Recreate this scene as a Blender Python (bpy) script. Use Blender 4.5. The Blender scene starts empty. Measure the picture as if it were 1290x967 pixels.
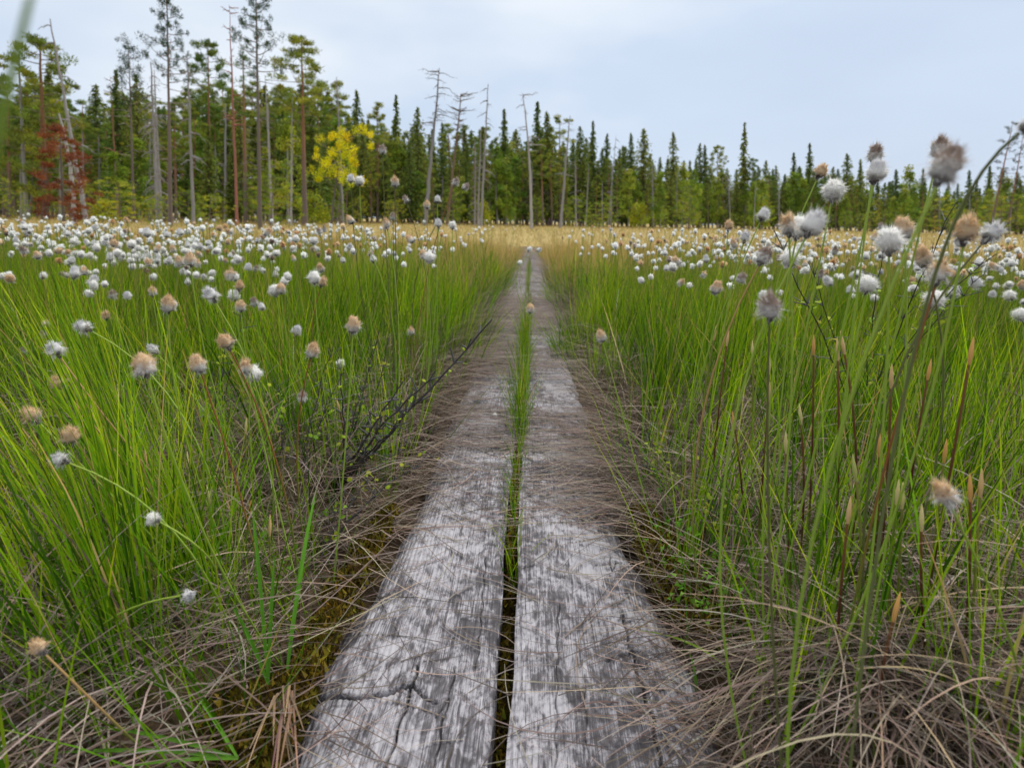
import bpy, math, random
import numpy as np
from mathutils import Matrix, Vector, Quaternion
R = math.radians
rng = np.random.default_rng(11)
random.seed(11)
S = bpy.context.scene
C = S.collection

# ------------------------------------------------------------------ camera
PW, PH = 1290.0, 967.0
LENS, SHY = 20.0, -0.0813
EYE = np.array([0.01, 0.0, 0.55])
cam = bpy.data.cameras.new("camera")
co = bpy.data.objects.new("camera", cam)
C.objects.link(co)
cam.lens = LENS
cam.sensor_width = 36.0
cam.shift_y = SHY
cam.clip_start = 0.01
cam.clip_end = 3000.0
ROT = Matrix.Rotation(R(1.85), 3, 'Z') @ Matrix.Rotation(R(90 - 8), 3, 'X') @ Matrix.Rotation(R(1.2), 3, 'Z')
co.matrix_world = Matrix.Translation(Vector(EYE)) @ ROT.to_4x4()
cam.dof.use_dof = True
cam.dof.focus_distance = 0.95
cam.dof.aperture_fstop = 6.3
S.camera = co
RN = np.array(ROT)

def ray(px, py):
    v = np.array([(px / PW - .5) * 36 / LENS, ((.5 - py / PH) * PH / PW + SHY) * 36 / LENS, -1.0])
    return RN @ v

def at(px, py, D):
    """the point seen at photo pixel (px, py) on the plane y = D"""
    d = ray(px, py)
    return EYE + d * (D / d[1])

def on_z(px, py, z=0.0):
    d = ray(px, py)
    return EYE + d * ((z - EYE[2]) / d[2])

def pix(p):
    q = RN.T @ (np.asarray(p, float) - EYE)
    return ((q[0] / -q[2]) * LENS / 36 + .5) * PW, (.5 - ((q[1] / -q[2]) * LENS / 36 - SHY) * PW / PH) * PH

# ------------------------------------------------------------------ world, sun, exposure
W = bpy.data.worlds.new("World")
S.world = W
W.use_nodes = True
nt = W.node_tree
nt.nodes.clear()
N = nt.nodes.new
lk = nt.links.new
out = N('ShaderNodeOutputWorld')
bg = N('ShaderNodeBackground')
sky = N('ShaderNodeTexSky')
sky.sky_type = 'NISHITA'
sky.sun_disc = False
SUN_EL, SUN_ROT = R(52), R(40)
sky.sun_elevation = SUN_EL
sky.sun_rotation = SUN_ROT
sky.air_density = 1.0
sky.dust_density = 2.0
bg.inputs['Strength'].default_value = 0.1
tc = N('ShaderNodeTexCoord')
sep = N('ShaderNodeSeparateXYZ')
lk(tc.outputs['Generated'], sep.inputs[0])
mp = N('ShaderNodeMapping')
mp.inputs['Scale'].default_value = (1.3, 1.3, 3.2)
mp.inputs['Location'].default_value = (0.35, 0.0, 0.2)
lk(tc.outputs['Generated'], mp.inputs[0])
cl = N('ShaderNodeTexNoise')
cl.inputs['Scale'].default_value = 1.5
cl.inputs['Detail'].default_value = 4.0
cl.inputs['Roughness'].default_value = .45
lk(mp.outputs[0], cl.inputs['Vector'])
ad = N('ShaderNodeMath'); ad.operation = 'MULTIPLY_ADD'      # elevation + cloud noise
ad.inputs[1].default_value = 1.15
lk(sep.outputs[2], ad.inputs[0])
nm = N('ShaderNodeMath'); nm.operation = 'MULTIPLY_ADD'
nm.inputs[1].default_value = 1.3
nm.inputs[2].default_value = -.625
lk(cl.outputs['Fac'], nm.inputs[0])
lk(nm.outputs[0], ad.inputs[2])
ra = N('ShaderNodeValToRGB')                                     # the overcast: pale blue low, nearly white high
cr = ra.color_ramp
cr.elements[0].position = 0.0; cr.elements[0].color = (.565, .665, .825, 1)
cr.elements[1].position = 1.0; cr.elements[1].color = (1.62, 1.64, 1.66, 1)
e = cr.elements.new(.52); e.color = (.86, .915, .98, 1)
e = cr.elements.new(.22); e.color = (.61, .715, .87, 1)
lk(ad.outputs[0], ra.inputs[0])
gain = N('ShaderNodeVectorMath'); gain.operation = 'SCALE'
gain.inputs['Scale'].default_value = 5.8
lk(ra.outputs[0], gain.inputs[0])
mx = N('ShaderNodeMix'); mx.data_type = 'RGBA'
mx.inputs['Factor'].default_value = .93
lk(sky.outputs[0], mx.inputs['A'])
lk(gain.outputs[0], mx.inputs['B'])
lk(mx.outputs['Result'], bg.inputs['Color'])
lk(bg.outputs[0], out.inputs[0])

sl = bpy.data.lights.new("sun", 'SUN')
sl.energy = 1.5
sl.angle = R(10)
sl.color = (1.0, .96, .9)
so = bpy.data.objects.new("sun", sl)
C.objects.link(so)
sd = Vector((math.sin(SUN_ROT) * math.cos(SUN_EL), math.cos(SUN_ROT) * math.cos(SUN_EL), math.sin(SUN_EL)))
so.rotation_euler = sd.to_track_quat('Z', 'Y').to_euler()
S.view_settings.view_transform = 'Standard'
S.view_settings.look = 'None'
S.view_settings.exposure = 0.82
S.view_settings.gamma = 1.0
S.cycles.max_bounces = 8
S.cycles.diffuse_bounces = 5
S.cycles.transmission_bounces = 6
S.cycles.use_denoising = True

# ------------------------------------------------------------------ materials
def attr_mat(name, rough=.6, trans=0.0, spec=.3, vary=0.0, bump=0.0, bscale=60.0):
    m = bpy.data.materials.new(name)
    m.use_nodes = True
    t = m.node_tree
    p = t.nodes['Principled BSDF']
    a = t.nodes.new('ShaderNodeAttribute'); a.attribute_name = 'col'
    src = a.outputs['Color']
    if vary:
        oi = t.nodes.new('ShaderNodeObjectInfo')
        h = t.nodes.new('ShaderNodeHueSaturation')
        mr = t.nodes.new('ShaderNodeMapRange')
        mr.inputs['To Min'].default_value = 1 - vary
        mr.inputs['To Max'].default_value = 1 + vary
        t.links.new(oi.outputs['Random'], mr.inputs['Value'])
        t.links.new(mr.outputs[0], h.inputs['Value'])
        m2 = t.nodes.new('ShaderNodeMath'); m2.operation = 'MULTIPLY_ADD'
        m2.inputs[1].default_value = -.05; m2.inputs[2].default_value = .525
        t.links.new(oi.outputs['Random'], m2.inputs[0])
        t.links.new(m2.outputs[0], h.inputs['Hue'])
        t.links.new(src, h.inputs['Color'])
        src = h.outputs[0]
    t.links.new(src, p.inputs['Base Color'])
    p.inputs['Roughness'].default_value = rough
    p.inputs['Specular IOR Level'].default_value = spec
    if bump:
        nz = t.nodes.new('ShaderNodeTexNoise'); nz.inputs['Scale'].default_value = bscale
        nz.inputs['Detail'].default_value = 6
        tcn = t.nodes.new('ShaderNodeTexCoord')
        t.links.new(tcn.outputs['Object'], nz.inputs['Vector'])
        bp = t.nodes.new('ShaderNodeBump'); bp.inputs['Strength'].default_value = bump
        bp.inputs['Distance'].default_value = .02
        t.links.new(nz.outputs['Fac'], bp.inputs['Height'])
        t.links.new(bp.outputs[0], p.inputs['Normal'])
    if trans:
        tr = t.nodes.new('ShaderNodeBsdfTranslucent')
        t.links.new(src, tr.inputs['Color'])
        ms = t.nodes.new('ShaderNodeMixShader')
        ms.inputs[0].default_value = trans
        o = t.nodes['Material Output']
        t.links.new(p.outputs[0], ms.inputs[1])
        t.links.new(tr.outputs[0], ms.inputs[2])
        t.links.new(ms.outputs[0], o.inputs['Surface'])
    return m

M_grass = attr_mat('grass', .6, .32, .12)
M_straw = attr_mat('straw', .8, .1, .1)
M_fluff = attr_mat('cotton', .9, .5, .05)
M_stem = attr_mat('stem', .5, .1, .3)
M_bark = attr_mat('bark', .85, 0, .2, .12, .6, 18)
M_needle = attr_mat('needles', .65, .38, .12, .22)
M_moss = attr_mat('moss', .8, .2, .1)
M_twig = attr_mat('twig', .6, 0, .3)

def ground_mat():
    m = bpy.data.materials.new('peat')
    m.use_nodes = True
    t = m.node_tree
    p = t.nodes['Principled BSDF']
    p.inputs['Roughness'].default_value = .9
    p.inputs['Specular IOR Level'].default_value = .15
    g = t.nodes.new('ShaderNodeNewGeometry')
    n1 = t.nodes.new('ShaderNodeTexNoise'); n1.inputs['Scale'].default_value = 9; n1.inputs['Detail'].default_value = 8
    n2 = t.nodes.new('ShaderNodeTexNoise'); n2.inputs['Scale'].default_value = 120; n2.inputs['Detail'].default_value = 5
    t.links.new(g.outputs['Position'], n1.inputs['Vector'])
    t.links.new(g.outputs['Position'], n2.inputs['Vector'])
    r1 = t.nodes.new('ShaderNodeValToRGB')
    r1.color_ramp.elements[0].position = .35; r1.color_ramp.elements[0].color = (.030, .019, .010, 1)
    r1.color_ramp.elements[1].position = .68; r1.color_ramp.elements[1].color = (.075, .065, .018, 1)
    e = r1.color_ramp.elements.new(.52); e.color = (.09, .06, .035, 1)
    ms = t.nodes.new('ShaderNodeMath'); ms.operation = 'MULTIPLY_ADD'; ms.inputs[1].default_value = .5; ms.inputs[2].default_value = -.25
    t.links.new(n2.outputs['Fac'], ms.inputs[0])
    aa = t.nodes.new('ShaderNodeMath'); aa.operation = 'ADD'
    t.links.new(n1.outputs['Fac'], aa.inputs[0]); t.links.new(ms.outputs[0], aa.inputs[1])
    t.links.new(aa.outputs[0], r1.inputs[0])
    # the open fen beyond the near bank is covered in pale dry sedge
    sp = t.nodes.new('ShaderNodeSeparateXYZ'); t.links.new(g.outputs['Position'], sp.inputs[0])
    mr = t.nodes.new('ShaderNodeMapRange'); mr.inputs['From Min'].default_value = 5; mr.inputs['From Max'].default_value = 14
    t.links.new(sp.outputs[1], mr.inputs['Value'])
    n3 = t.nodes.new('ShaderNodeTexNoise'); n3.inputs['Scale'].default_value = 1.4; n3.inputs['Detail'].default_value = 6
    t.links.new(g.outputs['Position'], n3.inputs['Vector'])
    r2 = t.nodes.new('ShaderNodeValToRGB')
    r2.color_ramp.elements[0].position = .3; r2.color_ramp.elements[0].color = (.22, .19, .06, 1)
    r2.color_ramp.elements[1].position = .7; r2.color_ramp.elements[1].color = (.46, .33, .14, 1)
    t.links.new(n3.outputs['Fac'], r2.inputs[0])
    mi = t.nodes.new('ShaderNodeMix'); mi.data_type = 'RGBA'
    t.links.new(mr.outputs[0], mi.inputs['Factor'])
    t.links.new(r1.outputs[0], mi.inputs['A']); t.links.new(r2.outputs[0], mi.inputs['B'])
    t.links.new(mi.outputs['Result'], p.inputs['Base Color'])
    b = t.nodes.new('ShaderNodeBump'); b.inputs['Strength'].default_value = .8; b.inputs['Distance'].default_value = .01
    t.links.new(n2.outputs['Fac'], b.inputs['Height']); t.links.new(b.outputs[0], p.inputs['Normal'])
    return m

def wood_mat():
    m = bpy.data.materials.new('weathered_wood')
    m.use_nodes = True
    t = m.node_tree
    nn = t.nodes.new
    L = t.links.new
    p = t.nodes['Principled BSDF']
    tcn = nn('ShaderNodeTexCoord'); oi = nn('ShaderNodeObjectInfo')
    off = nn('ShaderNodeVectorMath'); off.operation = 'MULTIPLY_ADD'
    cmb = nn('ShaderNodeCombineXYZ')
    for i in range(3): L(oi.outputs['Random'], cmb.inputs[i])
    off.inputs[1].default_value = (17, 31, 5)
    L(cmb.outputs[0], off.inputs[0]); L(tcn.outputs['Object'], off.inputs[2])
    def noise(sc, scale, detail, rough=.5, dist=0.0):
        mp = nn('ShaderNodeMapping'); mp.inputs['Scale'].default_value = sc
        L(off.outputs[0], mp.inputs[0])
        x = nn('ShaderNodeTexNoise'); x.inputs['Scale'].default_value = scale; x.inputs['Detail'].default_value = detail
        x.inputs['Roughness'].default_value = rough; x.inputs['Distortion'].default_value = dist
        L(mp.outputs[0], x.inputs['Vector'])
        return x.outputs['Fac']
    def mad(a, k, b):
        x = nn('ShaderNodeMath'); x.operation = 'MULTIPLY_ADD'; x.inputs[1].default_value = k
        L(a, x.inputs[0])
        if isinstance(b, (int, float)): x.inputs[2].default_value = b
        else: L(b, x.inputs[2])
        return x.outputs[0]
    fib = noise((1, .018, 1), 640, 5, .7, .12)
    fib2 = noise((1, .11, 1), 130, 5, .6, .6)
    pat = noise((1, .6, 1), 66, 7, .66, .7)
    big = noise((1, .55, 1), 9, 3, .5, .2)
    s = mad(fib, .62, -.31)
    s = mad(fib2, .14, s)
    s = mad(pat, 1.0, s)
    s = mad(big, .75, s)
    fib3 = noise((1, .012, 1), 760, 3, .6, .15)
    lines = nn('ShaderNodeMapRange'); lines.inputs['From Min'].default_value = .30; lines.inputs['From Max'].default_value = .44
    lines.inputs['To Min'].default_value = -.22; lines.inputs['To Max'].default_value = 0
    L(fib3, lines.inputs['Value'])
    sa = nn('ShaderNodeMath'); L(s, sa.inputs[0]); L(lines.outputs[0], sa.inputs[1]); s = sa.outputs[0]
    s = mad(s, 1.35, -.705)
    r = nn('ShaderNodeValToRGB')
    el = r.color_ramp.elements
    el[0].position = .27; el[0].color = (.042, .038, .043, 1)
    el[1].position = .74; el[1].color = (.36, .348, .373, 1)
    for q, c in ((.40, (.066, .060, .068)), (.49, (.108, .10, .111)), (.57, (.225, .213, .233))):
        x = el.new(q); x.color = (*c, 1)
    L(s, r.inputs[0])
    a = nn('ShaderNodeAttribute'); a.attribute_name = 'col'
    mul = nn('ShaderNodeMix'); mul.data_type = 'RGBA'; mul.blend_type = 'MULTIPLY'; mul.inputs['Factor'].default_value = 1
    L(r.outputs[0], mul.inputs['A']); L(a.outputs['Color'], mul.inputs['B'])
    L(mul.outputs['Result'], p.inputs['Base Color'])
    p.inputs['Roughness'].default_value = .62
    p.inputs['Specular IOR Level'].default_value = .35
    b = nn('ShaderNodeBump'); b.inputs['Strength'].default_value = .55; b.inputs['Distance'].default_value = .0025
    L(mad(fib, .8, mad(fib2, .5, 0.0)), b.inputs['Height'])
    L(b.outputs[0], p.inputs['Normal'])
    return m

M_ground = ground_mat()
M_wood = wood_mat()

# ------------------------------------------------------------------ geometry helpers
class Geo:
    def __init__(s): s.v, s.f, s.c, s.n = [], [], [], 0
    def add(s, v, f, c):
        v = np.asarray(v, np.float32).reshape(-1, 3)
        c = np.asarray(c, np.float32)
        if c.ndim == 1: c = np.broadcast_to(c, (len(v), 3))
        s.v.append(v); s.c.append(c.reshape(-1, 3)); s.f.append(np.asarray(f, np.int32) + s.n)
        s.n += len(v)
    def mesh(s, name, smooth=False):
        me = bpy.data.meshes.new(name)
        v = np.concatenate(s.v); c = np.concatenate(s.c)
        me.vertices.add(len(v)); me.vertices.foreach_set('co', v.ravel())
        nl = sum(f.size for f in s.f); nf = sum(len(f) for f in s.f)
        me.loops.add(nl); me.polygons.add(nf)
        me.loops.foreach_set('vertex_index', np.concatenate([f.ravel() for f in s.f]))
        tot = np.concatenate([np.full(len(f), f.shape[1], np.int32) for f in s.f])
        me.polygons.foreach_set('loop_start', np.concatenate([[0], np.cumsum(tot)[:-1]]).astype(np.int32))
        me.polygons.foreach_set('use_smooth', np.full(nf, smooth))
        a = me.attributes.new('col', 'FLOAT_COLOR', 'POINT')
        a.data.foreach_set('color', np.concatenate([np.clip(c, 0, 1), np.ones((len(c), 1), np.float32)], 1).ravel())
        me.update(calc_edges=True)
        return me
    def obj(s, name, mat, parent=None, smooth=False, mesh_name=None):
        me = s.mesh(mesh_name or name, smooth)
        me.materials.append(mat)
        return link(name, me, parent)

def link(name, me, parent=None):
    o = bpy.data.objects.new(name, me)
    C.objects.link(o)
    if parent: o.parent = parent
    return o

def tag(o, label=None, cat=None, group=None, kind=None):
    for k, v in (('label', label), ('category', cat), ('group', group), ('kind', kind)):
        if v: o[k] = v
    return o

def thing(name, label, cat, loc=(0, 0, 0), group=None):
    o = bpy.data.objects.new(name, None)
    o.empty_display_size = .05
    C.objects.link(o)
    o.location = loc
    return tag(o, label, cat, group)

def unit(v): return v / np.maximum(np.linalg.norm(v, axis=-1, keepdims=True), 1e-9)

def ribbons(g, P, Wd, side, col):
    """P n,k,3 centre lines, Wd n,k half widths, side n,3 or n,k,3, col n,k,3 or n,3"""
    n, k = P.shape[:2]
    if side.ndim == 2: side = side[:, None, :]
    o = side * Wd[..., None]
    v = np.stack([P - o, P + o], 2)                       # n,k,2,3
    idx = np.arange(n * k * 2).reshape(n, k, 2)
    f = np.stack([idx[:, :-1, 0], idx[:, :-1, 1], idx[:, 1:, 1], idx[:, 1:, 0]], -1).reshape(-1, 4)
    if col.ndim == 2: col = np.broadcast_to(col[:, None, :], (n, k, 3))
    c = np.broadcast_to(col[:, :, None, :], (n, k, 2, 3))
    g.add(v.reshape(-1, 3), f, c.reshape(-1, 3))

def tubes(g, P, Rd, K, col):
    n, k = P.shape[:2]
    T = unit(np.gradient(P, axis=1))
    ref = np.where(np.abs(T[..., 2:3]) > .9, np.array([1.0, 0, 0]), np.array([0, 0, 1.0]))
    ref = np.broadcast_to(ref[:, k // 2:k // 2 + 1], ref.shape)
    A = unit(np.cross(T, ref)); B = np.cross(T, A)
    th = np.arange(K) * 2 * np.pi / K
    ring = A[:, :, None, :] * np.cos(th)[:, None] + B[:, :, None, :] * np.sin(th)[:, None]
    v = P[:, :, None, :] + ring * Rd[:, :, None, None]
    idx = np.arange(n * k * K).reshape(n, k, K)
    nx = np.roll(idx, -1, 2)
    f = np.stack([idx[:, :-1], nx[:, :-1], nx[:, 1:], idx[:, 1:]], -1).reshape(-1, 4)
    if col.ndim == 2: col = np.broadcast_to(col[:, None, :], (n, k, 3))
    c = np.broadcast_to(col[:, :, None, :], (n, k, K, 3))
    g.add(v.reshape(-1, 3), f, c.reshape(-1, 3))

def arcs(base, az, th0, bend, L, k):
    """bent lines: tilt from the vertical goes from th0 to th0 + bend along the length"""
    t = np.linspace(0, 1, k)
    ph = th0[:, None] + bend[:, None] * t[None, :]
    st = (L / (k - 1))[:, None]
    dx = np.sin(ph) * np.cos(az)[:, None] * st; dy = np.sin(ph) * np.sin(az)[:, None] * st; dz = np.cos(ph) * st
    d = np.stack([dx, dy, dz], -1)
    P = np.zeros((len(az), k, 3))
    P[:, 1:] = np.cumsum((d[:, :-1] + d[:, 1:]) / 2, 1)
    return P + base[:, None, :]

def rand_unit(n):
    return unit(rng.normal(size=(n, 3)))

def cards(g, cen, size, asp, col, dirs=None):
    """n small triangles (leaves, needle sprays): long axis dirs or random"""
    n = len(cen)
    d = rand_unit(n) if dirs is None else unit(dirs)
    s = unit(np.cross(d, rand_unit(n)))
    sz = np.broadcast_to(size, n)[:, None]
    a = cen - d * sz * .5 - s * sz * asp * .5
    b = cen - d * sz * .5 + s * sz * asp * .5
    c = cen + d * sz * .5
    v = np.stack([a, b, c], 1).reshape(-1, 3)
    cc = np.repeat(np.broadcast_to(col, (n, 3)), 3, 0)
    g.add(v, np.arange(n * 3).reshape(n, 3), cc)

def sm(a, b, x):
    t = np.clip((x - a) / (b - a), 0, 1)
    return t * t * (3 - 2 * t)

def wob(x, y, f, s=0.0):
    return (np.sin(x * f * 1.0 + 1.3 * np.sin(y * f * .7 + s) + s) * np.cos(y * f * .9 + 1.1 * np.sin(x * f * .8 + 2 * s) + 2.1 * s)
            + .5 * np.sin(x * f * 2.3 + y * f * 1.9 + 3 * s))

HOLLOWS = [(*on_z(60, 600)[:2], .10, .10), (*on_z(1270, 590)[:2], .09, .06), (*on_z(455, 640)[:2], .05, .03)]
GX = -0.011                                               # middle of the gap between the planks
def terrain(x, y):
    x = np.asarray(x, float); y = np.asarray(y, float)
    d = np.abs(x - GX)
    z = -.085 + .115 * sm(.2, .42, d)
    near = 1 - sm(6, 14, y)
    z = z + near * sm(.24, .6, d) * (.036 * wob(x, y, 7.0) + .018 * wob(x, y, 17.0, 1.7))
    z = z - (1 - near) * .03
    for hx, hy, hr, hd in HOLLOWS:
        z = z - hd * np.exp(-(((x - hx) * .8) ** 2 + (y - hy) ** 2) / hr ** 2)
    return z

# ------------------------------------------------------------------ ground
def ground():
    def axis(lo, hi, n, s):
        u = np.linspace(math.asinh(lo / s), math.asinh(hi / s), n)
        return np.sinh(u) * s
    xs = axis(-900, 900, 420, .9)
    ys = np.concatenate([[-600, -150, -40, -12, -5, -2.5, -1.2, -.6], axis(-.3, 1400, 400, .9)])
    X, Y = np.meshgrid(xs, ys)
    Z = terrain(X, Y)
    n, k = X.shape
    idx = np.arange(n * k).reshape(n, k)
    f = np.stack([idx[:-1, :-1], idx[:-1, 1:], idx[1:, 1:], idx[1:, :-1]], -1).reshape(-1, 4)
    g = Geo()
    g.add(np.stack([X, Y, Z], -1), f, (.1, .1, .1))
    tag(g.obj('bog_ground', M_ground, smooth=True), kind='structure')
ground()

# ------------------------------------------------------------------ boardwalk
def seg_dist(X, Y, pts):
    d = np.full(X.shape, 9.0)
    for (x0, y0), (x1, y1) in zip(pts[:-1], pts[1:]):
        dx, dy = x1 - x0, y1 - y0
        t = np.clip(((X - x0) * dx + (Y - y0) * dy) / (dx * dx + dy * dy + 1e-12), 0, 1)
        d = np.minimum(d, np.hypot(X - x0 - t * dx, Y - y0 - t * dy))
    return d

def px_line(*p):
    return [tuple(on_z(a, b)[:2]) for a, b in p]

CRACKS = {-1: [(px_line((478, 985), (486, 967), (507, 900), (520, 866), (527, 838)), .011, .0022),
               (px_line((395, 871), (447, 877), (490, 873), (520, 866)), .012, .0034),
               (px_line((520, 866), (535, 880), (548, 887)), .008, .0024),
               (px_line((573, 840), (567, 876), (549, 905)), .006, .0013),
               (px_line((612, 700), (606, 780), (600, 840)), .004, .0011),
               (px_line((548, 967), (560, 900), (566, 880)), .005, .0013),
               (px_line((622, 967), (626, 860), (628, 800)), .004, .0011)],
          1: [(px_line((785, 774), (790, 800), (796, 824), (809, 866), (822, 905), (833, 967)), .009, .0020),
              (px_line((796, 824), (774, 829), (763, 831)), .009, .0028),
              (px_line((796, 824), (818, 820), (837, 831)), .008, .0024),
              (px_line((796, 824), (806, 838), (822, 850)), .007, .0016),
              (px_line((777, 712), (786, 708), (800, 712)), .006, .0018),
              (px_line((777, 712), (770, 720), (768, 700)), .005, .0015),
              (px_line((777, 693), (784, 697), (792, 692)), .010, .0030),
              (px_line((741, 967), (738, 900), (736, 850)), .004, .0011),
              (px_line((700, 967), (702, 840), (704, 760)), .004, .0011)]}
KNOTS = {-1: [(tuple(on_z(520, 866)[:2]), .02)], 1: [(tuple(on_z(796, 824)[:2]), .022), (tuple(on_z(784, 690)[:2]), .012), (tuple(on_z(777, 712)[:2]), .014)]}

def half_width(side, y, seed):
    ys = [.2, .5, .56, .64, .70, .80, .95, 1.2, 2.2, 30]
    ws = [.205, .212, .232, .236, .222, .206, .196, .195, .192, .19] if side < 0 else [.215, .226, .236, .24, .236, .216, .20, .195, .19, .185]
    w = np.interp(y, ys, ws)
    return w + .003 * np.sin(y * 23 + seed) + .0025 * np.sin(y * 57 + 2 * seed) + .004 * np.sin(y * 7 + seed * 3)

bw = thing('boardwalk', 'weathered grey two-plank wooden path running straight through the bog to the forest', 'boardwalk', (GX, 0, -.05))
SECTIONS = [(-.35, 2.1, 0.0, 0.0), (2.14, 4.5, -.035, -.012), (4.54, 7.1, -.03, -.02), (7.14, 9.8, -.035, -.045), (9.84, 12.5, -.06, -.12)]
for si, (y0, y1, za, zb) in enumerate(SECTIONS):
    for side in (-1, 1):
        seed = si * 2.3 + side
        near = si == 0
        nu, nv = (230, 640) if near else ((26, 60) if si < 3 else (8, 20))
        if near:
            v_ = np.concatenate([np.linspace(y0, .4, 10)[:-1], .4 + (y1 - .4) * np.linspace(0, 1, nv) ** 1.35])
        else:
            v_ = np.linspace(y0, y1, nv)
        u_ = np.linspace(0, 1, nu)
        U, V = np.meshgrid(u_, v_)
        xo = [0, .010, -.014, .012, -.02][si] * (V - y0) / (y1 - y0) + [0, .006, .0, -.012, .01][si]
        tilt = [0, .02, -.03, .03, .02][si] * side
        gap = (.0105 + .0022 * np.sin(V * 9 + seed) + .0012 * np.sin(V * 31 + seed)) * (1 + .5 * sm(1.0, 2.0, V))
        wd = half_width(side, V, seed)
        X = GX + xo + side * (gap + (wd - gap) * U)
        Z = za + (zb - za) * (V - y0) / (y1 - y0) + tilt * U * .2
        Z = Z - .020 * sm(.72, 1.0, U) ** 2 - .010 * sm(.94, 1.0, U) - .004 * (1 - sm(0, .05, U))
        Z = Z + .003 * wob(X, V, 12, seed) * (1 - sm(.9, 1, U)) + (.0006 * np.sin(X * 900 + 3 * np.sin(V * 8)) if near else 0)
        Yv = V + 0.004 * np.sin(U * 9 + seed) * (V > y1 - .01)
        col = np.ones(U.shape + (3,))
        if near:
            for pts, dep, w in CRACKS[side]:
                d = seg_dist(X + .0015 * np.sin(V * 140), V, pts)
                e_ = np.exp(-(d / (w * .62)) ** 2)
                Z = Z - dep * e_
                col *= (1 - .75 * e_)[..., None]
            for (kx, ky), kr in KNOTS[side]:
                d = np.hypot(X - kx, V - ky)
                Z = Z + .004 * np.exp(-(d / kr) ** 2) - .0012 * np.sin(d * 900) * np.exp(-(d / kr) ** 2)
                col *= (1 - .35 * np.exp(-(d / (kr * .5)) ** 2))[..., None]
        g = Geo()
        nvv = len(v_)
        idx = np.arange(nvv * nu).reshape(nvv, nu)
        f = np.stack([idx[:-1, :-1], idx[:-1, 1:], idx[1:, 1:], idx[1:, :-1]], -1).reshape(-1, 4)
        top = np.stack([X - GX, Yv, Z + .05], -1)
        if side < 0: f = f[:, ::-1]
        g.add(top.reshape(-1, 3), f, col.reshape(-1, 3))
        per = np.concatenate([idx[0, :], idx[1:, -1], idx[-1, -2::-1], idx[-2:0:-1, 0]])
        pv = top.reshape(-1, 3)[per]
        low = pv.copy(); low[:, 2] = pv[:, 2].min() - .035
        m = len(per)
        q = np.arange(m); qn = np.roll(q, -1)
        ff = np.stack([q, q + m, qn + m, qn], -1)
        if side < 0: ff = ff[:, ::-1]
        g.add(np.concatenate([pv, low]), ff, (.8, .8, .8))
        g.add(low, np.arange(m)[None, ::-1], (.8, .8, .8))
        g.obj('plank', M_wood, bw, smooth=near)

# ------------------------------------------------------------------ colours of the vegetation
def pick(cols, n, jit=.15):
    c = np.array(cols)[rng.integers(0, len(cols), n)]
    return c * (1 + rng.normal(0, jit, (n, 1))).clip(.5, 1.6) * (1 + rng.normal(0, jit * .3, (n, 3)))

GREENS = [(.14, .28, .004), (.085, .21, .004), (.20, .35, .006), (.10, .25, .008), (.26, .38, .010), (.05, .13, .004), (.035, .09, .004), (.17, .31, .006)]
STRAWS = [(.17, .125, .098), (.205, .155, .12), (.115, .087, .07), (.29, .225, .168), (.07, .052, .043), (.34, .28, .23), (.185, .146, .123), (.095, .068, .052)]
GOLDS = [(.46, .34, .13), (.40, .32, .11), (.5, .38, .19), (.34, .28, .08), (.30, .27, .07)]

def in_view(x, y, pad=.35):
    return (np.abs(x - GX + .03 * y) < .93 * y + pad)

def tussocks(y0, y1, sp):
    xs = np.arange(-.95 * y1 - .5, .95 * y1 + .5, sp); ys = np.arange(y0, y1, sp)
    X, Y = np.meshgrid(xs, ys)
    X = (X + rng.uniform(-.5, .5, X.shape) * sp).ravel(); Y = (Y + rng.uniform(-.5, .5, Y.shape) * sp).ravel()
    k = in_view(X, Y) & (np.abs(X - GX) > .27 - .08 * sm(3.5, 8, Y))
    return X[k], Y[k]

def blade_colours(n, k, gold, tone=None):
    base = pick(GREENS, n)
    if tone is not None: base = base * tone[:, None] * (1 + (tone[:, None] - 1) * np.array([.5, .1, 0]))
    isg = rng.random(n) < gold
    base[isg] = pick(GOLDS, int(isg.sum()))
    t = np.linspace(0, 1, k)[None, :, None]
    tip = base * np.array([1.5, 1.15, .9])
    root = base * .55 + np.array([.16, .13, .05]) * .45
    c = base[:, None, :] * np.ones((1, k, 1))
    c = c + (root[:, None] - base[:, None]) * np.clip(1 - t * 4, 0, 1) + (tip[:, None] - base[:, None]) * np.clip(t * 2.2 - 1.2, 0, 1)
    dry = rng.random(n) < .18
    c[dry] += (np.array([.30, .19, .05]) - c[dry]) * (np.clip(t * 4 - 2.9, 0, 1))
    return c

def grow(g, bx, by, az, th, bend, L, w, k, gold, zoff=0, tone=None):
    n = len(bx)
    base = np.stack([bx, by, terrain(bx, by) - .02 + zoff], -1)
    P = arcs(base, az, th, bend, L, k)
    fa = rng.uniform(0, np.pi, n)
    side = np.stack([np.cos(fa), np.sin(fa), rng.normal(0, .15, n)], -1)
    t = np.linspace(0, 1, k)
    prof = (1 - t ** 2.2) * .92 + .06
    ribbons(g, P, w[:, None] * prof[None], unit(side), blade_colours(n, k, gold, tone))

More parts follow.
